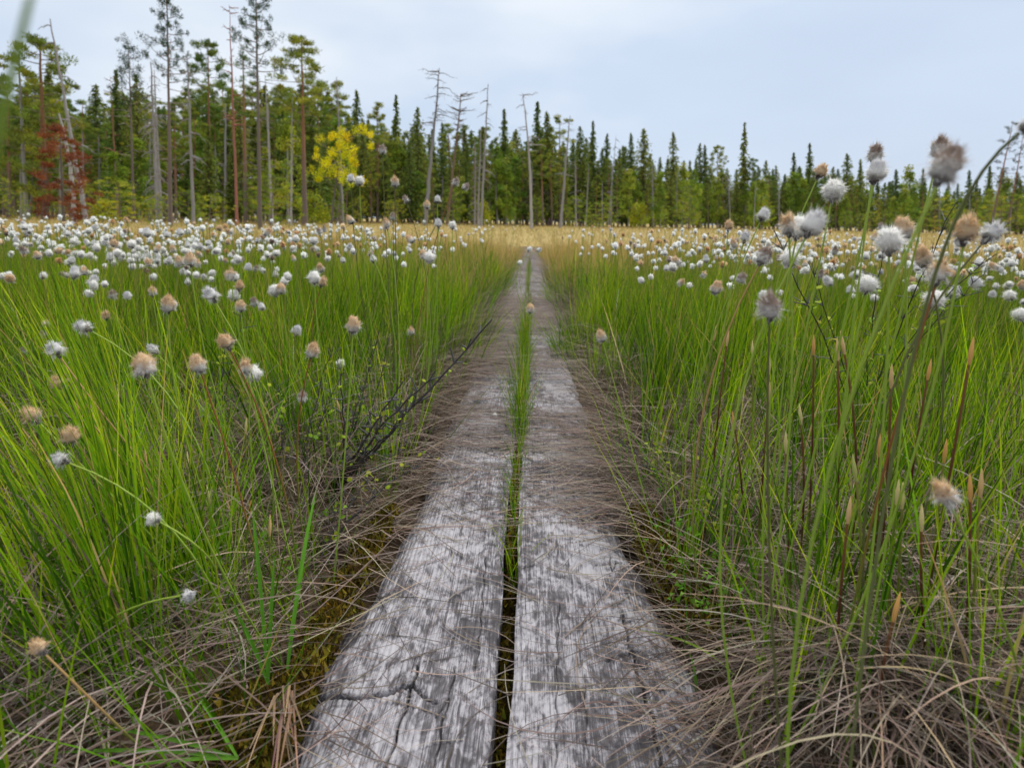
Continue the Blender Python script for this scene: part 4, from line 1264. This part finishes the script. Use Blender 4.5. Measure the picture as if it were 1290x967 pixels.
def bare_branches(g, P, H, n, t0, t1, len0, len1, col, droop=.2, r=.02, twigs=3, up=.1):
    t = rng.uniform(t0, t1, n)
    base = np.stack([np.interp(t * H, P[:, 2], P[:, i]) for i in range(3)], -1)
    az = rng.uniform(0, 6.28, n)
    L = (len0 + (len1 - len0) * (t - t0) / max(t1 - t0, .01)) * rng.uniform(.4, 1.2, n)
    q = np.linspace(0, 1, 6)
    out = np.stack([np.cos(az), np.sin(az), np.zeros(n)], -1)
    Q = base[:, None] + out[:, None] * (q[None, :, None] * L[:, None, None])
    Q[..., 2] += (up * q - droop * q ** 2)[None] * L[:, None] + rng.normal(0, .03, Q.shape[:2]) * L[:, None]
    Q[..., 0] += rng.normal(0, .04, Q.shape[:2]) * L[:, None] * q
    tubes(g, Q, (r * (1 - .75 * q))[None].repeat(n, 0) * (.5 + L / max(len0, len1))[:, None], 4, np.tile(np.array(col), (n, 1)) * (1 + rng.normal(0, .12, (n, 1))))
    for _ in range(twigs):
        ii = rng.integers(1, 5, n)
        b = Q[np.arange(n), ii]
        d = unit(out + rng.normal(0, .6, (n, 3)))
        l = L * rng.uniform(.15, .45, n)
        w = b[:, None] + d[:, None] * np.linspace(0, 1, 4)[None, :, None] * l[:, None, None]
        w[..., 2] -= .25 * np.linspace(0, 1, 4) ** 2 * l[:, None]
        tubes(g, w, (r * .4 * np.linspace(1, .4, 4))[None].repeat(n, 0), 3, np.tile(np.array(col), (n, 1)))
    return Q

SPR = [(.13, .175, .035), (.18, .215, .04), (.09, .135, .036), (.21, .24, .04)]
PIN = [(.20, .25, .03), (.15, .21, .034), (.26, .29, .03), (.13, .18, .036)]
LEA = [(.18, .27, .03), (.23, .31, .03), (.13, .21, .03), (.26, .31, .035)]
YEL = [(.34, .36, .02), (.28, .34, .02), (.40, .38, .02), (.24, .31, .02)]
RED = [(.25, .075, .028), (.31, .105, .04), (.18, .05, .024)]
GRY = (.30, .28, .275)

def spruce_proto(seed, slim=1.0, H=14.0, thin=0.0):
    g, P = trunk_geo(H, .14, .01, 0, (.14, .115, .10), (.12, .09, .075))
    bare_branches(g, P, H, 30, .05, .25, 1.0, 1.1, (.15, .13, .12), .3, .015, 2)
    tm = g.mesh('trunk', True); tm.materials.append(M_bark)
    c = Geo()
    nl = 54
    R0 = 3.0 * slim
    for i in range(nl):
        t = .10 + .90 * (i / nl)
        nb = random.randint(5, 8)
        for _ in range(nb):
            if random.random() < thin: continue
            a = random.uniform(0, 6.28)
            r = R0 * (1 - t) ** .75 * random.uniform(.55, 1.15) + .07
            if t < .25: r *= .55 + 1.6 * t
            m = max(3, int(10 * r / R0) + 4)
            q = rng.uniform(.1, 1, m)
            rr = r * q
            cen = np.stack([np.cos(a) * rr, np.sin(a) * rr, t * H - .42 * rr + .18 * rr ** 2 / max(r, .2)], -1) + rng.normal(0, .07, (m, 3))
            d = np.stack([np.full(m, math.cos(a)), np.full(m, math.sin(a)), np.full(m, -.55)], -1) + rng.normal(0, .45, (m, 3))
            cards(c, cen, rng.uniform(.32, .6, m) * (1 - .4 * t), .55, pick(SPR, m, .2), d)
    cards(c, np.stack([np.zeros(8), np.zeros(8), np.linspace(H * .96, H * 1.0, 8)], -1), .25, .4, pick(SPR, 8), np.tile(np.array([0, 0, 1.0]), (8, 1)) + rng.normal(0, .3, (8, 3)))
    cm = c.mesh('crown'); cm.materials.append(M_needle)
    return tm, cm, H

def pine_proto(seed, H=14.0, crown0=.5, Rc=1.9, ncl=70, cols=PIN, sparse=False, red=True, cl=.44, per=80, dead=14, bend=0.0, tr=.15, brr=1.0):
    g, P = trunk_geo(H, tr, tr * .13, bend, (.15, .115, .1), (.26, .125, .07) if red else (.17, .14, .12))
    if dead: bare_branches(g, P, H, dead, .2, crown0 + .08, 1.1 * min(1, H / 8), 1.2 * min(1, H / 8), (.2, .17, .155), .15, .016 * brr, 2)
    c = Geo()
    tw = Geo()
    nb = max(6, ncl // (4 if not sparse else 2))
    cl_c = []
    for i in range(nb):
        t = crown0 + (1 - crown0) * (i + .5) / nb
        a = i * 2.4 + random.uniform(-.4, .4)
        shape = math.sin(min(1, (t - crown0) / (1 - crown0) * .8 + .2) * math.pi) ** .6 if not sparse else (1 - .7 * (t - crown0) / (1 - crown0))
        L = Rc * shape * random.uniform(.55, 1.15) + .15
        q = np.linspace(0, 1, 6)
        up = random.uniform(.1, .5) if not sparse else random.uniform(.2, .9)
        b = np.array([np.interp(t * H, P[:, 2], P[:, j]) for j in range(3)])
        Q = b + np.stack([np.cos(a) * q * L, np.sin(a) * q * L, (up * q ** 1.6 - .1 * q) * L], -1)
        tubes(g, Q[None], np.linspace(.028, .009, 6)[None] * brr, 4, np.array([[.19, .14, .11]]))
        for _ in range(4 if not sparse else 3):
            u = random.uniform(.45, 1.0)
            cl_c.append(Q[0] + (Q[-1] - Q[0]) * u + rng.normal(0, .10 * L + .06, 3) * np.array([1, 1, .7]))
    cl_c.append(P[-1])
    tm = g.mesh('trunk', True); tm.materials.append(M_bark)
    cl_c = np.array(cl_c)
    n = len(cl_c)
    rad = cl * rng.uniform(.6, 1.25, n)
    I = np.repeat(np.arange(n), per)
    dd = rand_unit(len(I)) * (rng.random(len(I)) ** .5)[:, None]
    cen = cl_c[I] + dd * rad[I][:, None] * np.array([1, 1, 1.15 if sparse else .62])
    d = dd + np.array([0, 0, .5]) + rng.normal(0, .4, dd.shape)
    ccol = pick(cols, n, .12)[I] * (1 + rng.normal(0, .15, (len(I), 1)))
    cards(c, cen, rng.uniform(.4, .75, len(I)) * cl * .75, .30, ccol, d)
    cm = c.mesh('crown'); cm.materials.append(M_needle)
    return tm, cm, H

def birch_proto(seed, H=8.0, cols=LEA, R0=1.15, n=2600, size=.2):
    g, P = trunk_geo(H, .07, .008, .02, (.26, .25, .235), (.2, .17, .15), 10, 6)
    bare_branches(g, P, H, 22, .25, .9, 1.1, .5, (.16, .13, .12), -.1, .014, 2, .5)
    tm = g.mesh('trunk', True); tm.materials.append(M_bark)
    c = Geo()
    nc = 44
    t = rng.uniform(.16, 1.0, nc)
    a = rng.uniform(0, 6.28, nc)
    rr = R0 * np.sin(np.clip(t * .85 + .15, 0, 1) * np.pi) ** .7 * rng.uniform(.2, 1, nc)
    cc = np.stack([np.cos(a) * rr, np.sin(a) * rr, t * H * .96], -1)
    I = rng.integers(0, nc, n)
    dd = rand_unit(n) * (rng.random(n) ** .45)[:, None]
    cen = cc[I] + dd * np.array([.5, .5, .55]) * rng.uniform(.5, 1.3, nc)[I][:, None]
    cards(c, cen, size * rng.uniform(.7, 1.3, n), .75, pick(cols, nc, .14)[I] * (1 + rng.normal(0, .15, (n, 1))))
    cm = c.mesh('crown'); cm.materials.append(M_needle)
    return tm, cm, H

def snag_proto(seed, H=12.0, nb=16, t0=.45, t1=.97, l0=1.3, l1=.7, col=GRY, bend=0.0, r0=.15, broken=True, droop=.2, top_bend=0.0):
    g, P = trunk_geo(H, r0, .035 if broken else .012, bend, col, tuple(x * .95 for x in col), 18, 8, .16)
    tm = g.mesh('trunk', True); tm.materials.append(M_bark)
    b = Geo()
    bare_branches(b, P, H, nb, t0, t1, l0, l1, tuple(x * .8 for x in col), droop, .036, 3)
    bm_ = b.mesh('branches', True); bm_.materials.append(M_bark)
    return tm, bm_, H

PRO = {
 'spruce': [spruce_proto(i, s) for i, s in enumerate((.85, 1.0, 1.2, .7))],
 'spire': [spruce_proto(9, .5, 14, .25)],
 'pine': [pine_proto(i, 14, c0, rc, n) for i, (c0, rc, n) in enumerate(((.45, 1.8, 70), (.55, 2.0, 60), (.35, 1.6, 84)))],
 'bushy': [pine_proto(5, 9, .12, 1.9, 150, cl=.40, dead=6)],
 'roundpine': [pine_proto(6, 13, .60, 2.0, 96, cl=.46, per=60, dead=10)],
 'tallsparse': [pine_proto(7 + i, 13, .60, 1.3, 66, cols=[(.028, .06, .022), (.035, .07, .024), (.05, .08, .024)], sparse=True, red=i == 1, cl=.23, per=70, dead=24, tr=.10) for i in range(2)],
 'thinpine': [pine_proto(12, 10, .62, 1.0, 40, cols=[(.03, .06, .022), (.045, .075, .024)], sparse=True, red=False, cl=.26, per=50, dead=10, tr=.08)],
 'dryred': [pine_proto(13, 4.2, .13, 1.0, 104, cols=RED, cl=.25, per=60, dead=10, red=False, tr=.055, brr=.6)],
 'yellow': [pine_proto(14, 2.0, .52, .42, 34, cols=[(.58, .58, .010), (.64, .60, .010), (.48, .54, .012)], cl=.085, per=120, dead=7, red=False, sparse=True, bend=.05, tr=.022, brr=.28)],
 'birch': [birch_proto(i) for i in range(3)],
 'bush': [birch_proto(10 + i, 2.4, [YEL, LEA, LEA + YEL][i], .8, 1100, .15) for i in range(3)],
 'sapling': [pine_proto(20 + i, 1.6, .1, .50, 84, cols=YEL + LEA, cl=.10, per=40, dead=0, red=False, tr=.02, brr=.3) for i in range(2)],
 'darkpine': [pine_proto(30, 13, .45, 1.7, 60, cols=[(.045, .055, .03), (.06, .06, .03)], cl=.36, per=26, dead=20)],
 'snag': [snag_proto(0), snag_proto(1, nb=26, t0=.3, l0=1.6, l1=.9, droop=.5), snag_proto(2, nb=9, t0=.6, l0=.9, l1=.5)],
 'snag_left': [snag_proto(3, 13, 30, .6, .99, 2.2, 1.5, (.24, .23, .235), .0, .17)],
 'snag_curved': [snag_proto(4, 12, 16, .55, .99, 1.9, 1.7, (.34, .32, .31), -.018, .14)],
 'snag_dense': [snag_proto(5, 10, 70, .08, .92, 1.4, .7, (.29, .27, .265), .0, .11, droop=.6)],
 'redtrunk': [snag_proto(6, 13, 18, .45, .99, 1.1, .7, (.27, .135, .085), .0, .12, False, -.1)],
 'orangepine': [pine_proto(40, 12, .62, 1.3, 40, cols=PIN, cl=.34, per=30, dead=12)],
 'dead_crown': [snag_proto(8, 12, 44, .66, 1.0, 1.2, 1.5, (.2, .13, .095), .01, .13, True, -.15)],
 'shard': [snag_proto(9, 5, 14, .3, .95, .8, .5, (.33, .31, .3), .03, .07)],
}
CAT = {'spruce': 'spruce', 'spire': 'spruce', 'birch': 'birch', 'bush': 'bush', 'sapling': 'sapling', 'snag': 'dead tree', 'snag_left': 'dead tree', 'snag_curved': 'dead tree', 'snag_dense': 'dead tree',
       'redtrunk': 'dead tree', 'dead_crown': 'dead tree', 'shard': 'dead tree'}
NAME = {'spruce': 'spruce_tree', 'birch': 'birch_tree', 'bush': 'bush', 'sapling': 'pine_sapling', 'dead tree': 'dead_tree', 'pine': 'pine_tree'}

def tree(kind, bpx, tpx, tpy, D, label, wf=1.0, group=None, var=None, z0=None, rz=None):
    horizon = 263 + .0215 * bpx
    b = at(bpx, horizon, D)
    b[2] = float(terrain(b[0], min(D, 1000))) - .03 if z0 is None else z0
    top = at(tpx, tpy, D)
    d = top - b
    Ht = np.linalg.norm(d)
    v = PRO[kind]
    tm, cm, H0 = v[var if var is not None else random.randrange(len(v))]
    cat = CAT.get(kind, 'pine')
    t = thing(NAME[cat], label, cat, b, group)
    q = Vector(d).to_track_quat('Z', 'Y') @ Quaternion((0, 0, 1), random.uniform(0, 6.28) if rz is None else rz)
    q = Vector((0, 0, 1)).rotation_difference(Vector(d)) @ Quaternion((0, 0, 1), random.uniform(0, 6.28) if rz is None else rz)
    t.rotation_mode = 'QUATERNION'; t.rotation_quaternion = q
    s = Ht / H0
    t.scale = (s * wf, s * wf, s)
    link('trunk', tm, t)
    c = link('branches' if cat == 'dead tree' else 'crown', cm, t)
    c['kind'] = 'stuff'
    return t

TREES = [  # kind, base px, top px, top py, distance, label, width, landmark name
 ('snag', 33, 22, 52, 33, 'thin grey dead snag at the far left, taller than the bushy pine', .8, 'the thin far-left snag'),
 ('bushy', 56, 50, 50, 33, 'bushy green pine with broad crown behind the thin far-left snag', 1.0, 'the bushy left pine'),
 ('pine', 12, 8, 98, 34, 'smaller pine with pinkish trunk at the left edge', 1.0, None),
 ('snag', 108, 63, 24, 26, 'pale bare dead trunk leaning left, behind the rust-red young pine', .75, 'the leaning pale snag'),
 ('shard', 92, 74, 143, 25, 'short crooked pale dead tree beside the leaning snag', 1.0, None),
 ('dryred', 78, 75, 162, 13, 'young pine with dead rust-red needles', 1.0, 'the rust-red pine'),
 ('pine', 104, 104, 128, 38, 'yellowish green pine right behind the leaning snag', 1.1, None),
 ('spruce', 122, 121, 106, 60, 'dark spruce tip in the gap right of the leaning snag', 1.2, None),
 ('redtrunk', 148, 139, 96, 32, 'bare reddish dead trunk left of the sparse tall pine', .75, 'the bare reddish trunk'),
 ('spruce', 150, 146, 87, 40, 'slim dark spruce just right of the bare reddish trunk', .8, None),
 ('spruce', 173, 172, 94, 42, 'slim dark spruce behind the thin tufted pine', .9, None),
 ('thinpine', 168, 162, 54, 32, 'thin pine with few dark tufts left of the tallest sparse pine', .9, 'the thin tufted pine'),
 ('snag_dense', 198, 190, 78, 28, 'grey dead tree with many hanging lichened branches', .8, 'the lichened snag'),
 ('snag', 202, 194, 88, 29, 'grey dead trunk touching the lichened dead tree', .7, None),
 ('tallsparse', 214, 210, -22, 23, 'very tall slender pine with sparse tufts, rising past the frame, left of two', .95, 'the left tall sparse pine'),
 ('snag', 243, 236, 64, 29, 'grey dead tree with thin branches between the two tallest pines', .7, None),
 ('roundpine', 264, 262, 52, 40, 'thin-crowned blue-green pine behind the tall reddish trunk', .8, None),
 ('redtrunk', 298, 289, 6, 27, 'tall bare reddish-brown dead pine trunk reaching the top of the picture', .7, 'the tall reddish trunk'),
 ('orangepine', 309, 306, 66, 34, 'pine with bright orange trunk and mixed crown', .9, 'the orange-trunked pine'),
 ('tallsparse', 327, 322, -35, 22, 'very tall slender pine with sparse tufts and reddish lower trunk, right of two', .95, 'the right tall sparse pine'),
 ('snag', 343, 334, 95, 30, 'slim pale dead trunk right of the reddish tall pine', .55, None),
 ('snag', 366, 368, 122, 30, 'straight whitish dead trunk in front of the round-crowned pine', .6, 'the straight whitish trunk'),
 ('roundpine', 384, 380, 48, 31, 'large pine with rounded crown and reddish trunk', 1.1, 'the round-crowned pine'),
 ('snag', 432, 424, 97, 42, 'grey dead top behind the yellow crooked pine', .7, None),
 ('pine', 427, 425, 104, 46, 'dark green pine right of the round-crowned one', 1.0, None),
 ('spruce', 450, 449, 113, 62, 'narrow spruce with a tall tip behind the yellow pine', .9, 'the narrow tall spruce'),
 ('pine', 476, 475, 130, 60, 'pine between two narrow spruces', .9, None),
 ('spruce', 499, 499, 119, 64, 'spruce with ragged isolated tip standing above its neighbours', .8, 'the ragged-tip spruce'),
 ('spruce', 527, 526, 135, 62, 'spruce left of the tallest dead snag', 1.0, None),
 ('snag_left', 535, 554, 86, 45, 'tallest grey dead snag, leaning right, with bare branches at the top', .9, 'the tallest grey snag'),
 ('dead_crown', 563, 581, 119, 48, 'dead pine with reddish trunk and tangled bare crown', .9, 'the tangled-crown dead pine'),
 ('snag_dense', 598, 599, 185, 47, 'short grey dead trunk with curly branches, left of a tall one', .7, None),
 ('snag', 606, 615, 106, 47, 'slim tall grey dead trunk in the middle of the forest edge', .7, 'the slim tall grey trunk'),
 ('snag', 602, 606, 160, 48, 'grey dead stem close left of the slim tall trunk', .7, None),
 ('snag_curved', 670, 659, 118, 46, 'curved pale dead trunk with crooked top beyond the end of the planks', .85, 'the curved pale snag'),
 ('snag', 706, 718, 146, 48, 'grey-brown dead trunk leaning right, right of the curved pale snag', .9, 'the grey-brown leaning snag'),
 ('spruce', 677, 677, 128, 66, 'tall dark spruce just right of the curved pale snag', 1.0, None),
 ('spruce', 690, 689, 140, 66, 'dark spruce next right of the tall one by the curved snag', 1.0, None),
 ('spruce', 636, 635, 137, 66, 'dark spruce between the slim grey trunk and the curved snag', .9, None),
 ('pine', 705, 705, 147, 66, 'pine behind the grey-brown leaning snag', 1.0, None),
 ('spruce', 732, 731, 159, 72, 'spruce right of the grey-brown leaning snag', 1.0, None),
 ('spruce', 747, 747, 152, 74, 'pointed spruce standing clear of its neighbours', .8, 'the pointed clear spruce'),
 ('snag', 766, 776, 172, 70, 'slim grey dead trunk among spruces right of the pointed spruce', .6, None),
 ('spruce', 765, 765, 168, 76, 'spruce second right of the pointed clear one', .9, None),
 ('spruce', 795, 795, 167, 78, 'spruce left of the broad dark one', .8, None),
 ('spruce', 811, 811, 162, 76, 'broad dark spruce, taller than those beside it', 1.2, 'the broad dark spruce'),
 ('spruce', 847, 848, 166, 80, 'isolated slender spruce peak right of the broad dark spruce', 1.0, 'the slender peak'),
 ('spruce', 882, 882, 180, 84, 'twin-topped spruce, left top', .9, None),
 ('spruce', 889, 888, 182, 84, 'twin-topped spruce, right top', .8, None),
 ('roundpine', 904, 904, 184, 84, 'pine with flat rounded top among spruces', .8, 'the flat-topped pine'),
 ('spire', 936, 938, 154, 84, 'tallest thin spire spruce on the right skyline', 1.0, 'the thin spire spruce'),
 ('roundpine', 948, 948, 200, 84, 'dark round-topped tree right of the thin spire spruce', .8, None),
 ('snag', 950, 952, 226, 50, 'small whitish dead tree before the forest at right', .6, 'the small whitish snag'),
 ('spruce', 965, 965, 202, 90, 'spruce second right of the thin spire', 1.0, None),
 ('spruce', 1000, 1000, 192, 92, 'dark spruce peak left of the double peak', 1.0, None),
 ('spruce', 1020, 1020, 180, 90, 'tall dark spruce, highest of a double peak', .9, 'the double-peak spruce'),
 ('spruce', 1067, 1067, 193, 92, 'triangular spruce peak between cotton heads', 1.2, 'the triangular spruce'),
 ('spruce', 1084, 1084, 200, 94, 'spruce close right of the triangular one', .8, None),
 ('spruce', 1129, 1129, 213, 94, 'spruce peak right of the white and dark stacked cotton heads', 1.0, None),
 ('spruce', 1163, 1163, 212, 96, 'spruce peak behind the biggest cotton head', 1.0, None),
 ('spruce', 1222, 1221, 214, 96, 'slim spruce right of the biggest cotton head', .9, 'the slim right spruce'),
 ('spruce', 1281, 1281, 216, 92, 'spruce at the right edge below the dark bare pine', 1.1, None),
 ('darkpine', 1247, 1276, 154, 44, 'dark thin-crowned pine leaning right at the right edge', .8, 'the dark leaning pine'),
 ('darkpine', 1268, 1290, 166, 46, 'dark thin-crowned pine behind the leaning one, cut by the frame', .7, None),
 ('yellow', 413, 434, 170, 9, 'small crooked pine with yellow tufts out in the bog', 1.0, 'the yellow crooked pine'),
 ('sapling', 262, 265, 246, 14, 'bright yellow-green pine sapling before the orange-trunked pine', 1.0, 'the bright sapling'),
 ('sapling', 150, 150, 228, 24, 'yellow-green young pine right of the rust-red one', 1.5, None),
 ('sapling', 192, 190, 252, 22, 'low yellow young pine at the foot of the lichened snag', 1.0, None),
 ('sapling', 340, 345, 222, 25, 'orange-yellow young pine behind the right tall sparse pine', 1.2, None),
 ('sapling', 394, 395, 272, 24, 'small yellow young pine at the foot of the round-crowned pine', 1.0, None),
 ('birch', 365, 366, 118, 32, 'yellow-green young birch around the straight whitish trunk', .7, None),
 ('sapling', 755, 754, 255, 46, 'round yellow-green young pine at the forest edge right of the snags', 1.2, None),
 ('sapling', 868, 870, 232, 52, 'tall yellow young tree at the forest edge below the spruces', 1.0, 'the tall yellow young tree'),
 ('sapling', 745, 745, 270, 46, 'low yellow young pine at the forest edge', 1.3, None),
 ('sapling', 838, 838, 268, 50, 'low green-yellow young pine left of the tall yellow young tree', 1.2, None),
 ('sapling', 1262, 1262, 246, 46, 'yellow young pine under the dark leaning pine', 1.2, None),
 ('birch', 832, 832, 215, 62, 'light green birch below the broad dark spruce', 1.0, None),
 ('birch', 875, 875, 212, 64, 'bright green birch left of the twin-topped spruce', .8, None),
 ('birch', 950, 950, 228, 66, 'light green birch behind the small whitish snag', .8, None),
 ('birch', 1140, 1140, 238, 64, 'light green birch below the spruces at right', 1.2, None),
 ('birch', 145, 143, 190, 30, 'fresh green birch below the bare reddish trunk', 1.2, None),
 ('birch', 640, 640, 240, 50, 'low light green birch left of the curved pale snag', 1.2, None),
 ('sapling', 570, 570, 266, 44, 'yellow young pine at the foot of the tangled-crown dead pine', 1.0, None),
]
marks = []
for kind, bpx, tpx, tpy, D, label, wf, lm in TREES:
    rz = {'snag_left': math.pi * .9}.get(kind)
    tree(kind, bpx, tpx, tpy, D, label, wf, rz=rz)
    if lm: marks.append((bpx, lm))
marks.sort()

SKY = ([0, 60, 100, 150, 200, 250, 300, 350, 400, 430, 460, 520, 600, 640, 700, 750, 800, 850, 900, 950, 1000, 1050, 1100, 1160, 1220, 1290],
       [112, 85, 135, 110, 125, 105, 102, 105, 100, 125, 142, 150, 152, 158, 160, 176, 186, 192, 202, 208, 208, 212, 218, 226, 226, 228])
EDGE = ([-80, 300, 420, 480, 760, 900, 1370], [36, 36, 42, 54, 62, 78, 84])
def ordinal(n):
    w = ['first', 'second', 'third', 'fourth', 'fifth', 'sixth', 'seventh', 'eighth', 'ninth', 'tenth', 'eleventh', 'twelfth', 'thirteenth', 'fourteenth', 'fifteenth']
    return w[n - 1] if n <= len(w) else f'{n}th'
ADJ = {'spruce': 'dark spruce', 'pine': 'olive pine', 'birch': 'light green birch', 'bush': 'low bush', 'sapling': 'yellow-green young pine', 'snag': 'grey dead trunk'}
seen = {}
fills = []
px = -60.0
while px < 1350:                                          # back row: the skyline
    k = random.choices(['spruce', 'pine'], (5, 1) if px > 450 else (2, 2.4))[0]
    fills.append((px, k, 'back', np.interp(px, *SKY) + abs(random.gauss(10, 9)), np.interp(px, *EDGE) + random.uniform(18, 38)))
    px += random.uniform(4.5, 8.5)
px = -60.0
while px < 1350:                                          # middle row
    k = random.choices(['spruce', 'pine', 'birch'], (2.4, 1.6, 1.0) if px > 450 else (1.2, 2.6, 1.0))[0]
    fills.append((px, k, 'middle', np.interp(px, *SKY) + random.uniform(18, 48), np.interp(px, *EDGE) + random.uniform(6, 16)))
    px += random.uniform(7, 12)
px = -60.0
while px < 1350:                                          # front row
    k = random.choices(['birch', 'pine', 'spruce', 'snag'], (1.7, 2.6, 1.2, 1.5))[0]
    sk = np.interp(px, *SKY)
    fills.append((px, k, 'front', sk + (268 - sk) * random.uniform(.12, .62), np.interp(px, *EDGE) + random.uniform(-3, 5)))
    px += random.uniform(7, 13)
px = -60.0
while px < 1350:
    fills.append((px, 'bush', 'front', 262 - random.uniform(0, 20), np.interp(px, *EDGE) - random.uniform(2, 9)))
    px += random.uniform(110, 240)
px = -60.0
while px < 1350:                                          # low growth deep in the wood
    k = random.choices(['birch', 'spruce'], (1, 1.6))[0]
    fills.append((px, k, 'low rear', 268 - random.uniform(28, 60), np.interp(px, *EDGE) + random.uniform(16, 30)))
    px += random.uniform(9, 17)
px = -60.0
while px < 1350:                                          # young pines along the edge of the wood
    fills.append((px, 'sapling', 'front', 268 + .015 * px - random.uniform(12, 46) * random.random() - 8, np.interp(px, *EDGE) - random.uniform(2, 9)))
    px += random.uniform(9, 44)
for px, k, row, top, D in sorted(fills):
    lm = [m for m in marks if m[0] <= px]
    lm = lm[-1][1] if lm else None
    key = (k, row, lm)
    seen[key] = seen.get(key, 0) + 1
    if lm: lab = f'{ADJ[k]} in the {row} row, {ordinal(seen[key])} right of {lm}'
    else: lab = f'{ADJ[k]} in the {row} row, {ordinal(seen[key])} from the left frame'
    tree(k, px, px + random.gauss(0, 2), top, D, lab, random.uniform(.85, 1.25), 'trees of the forest edge')
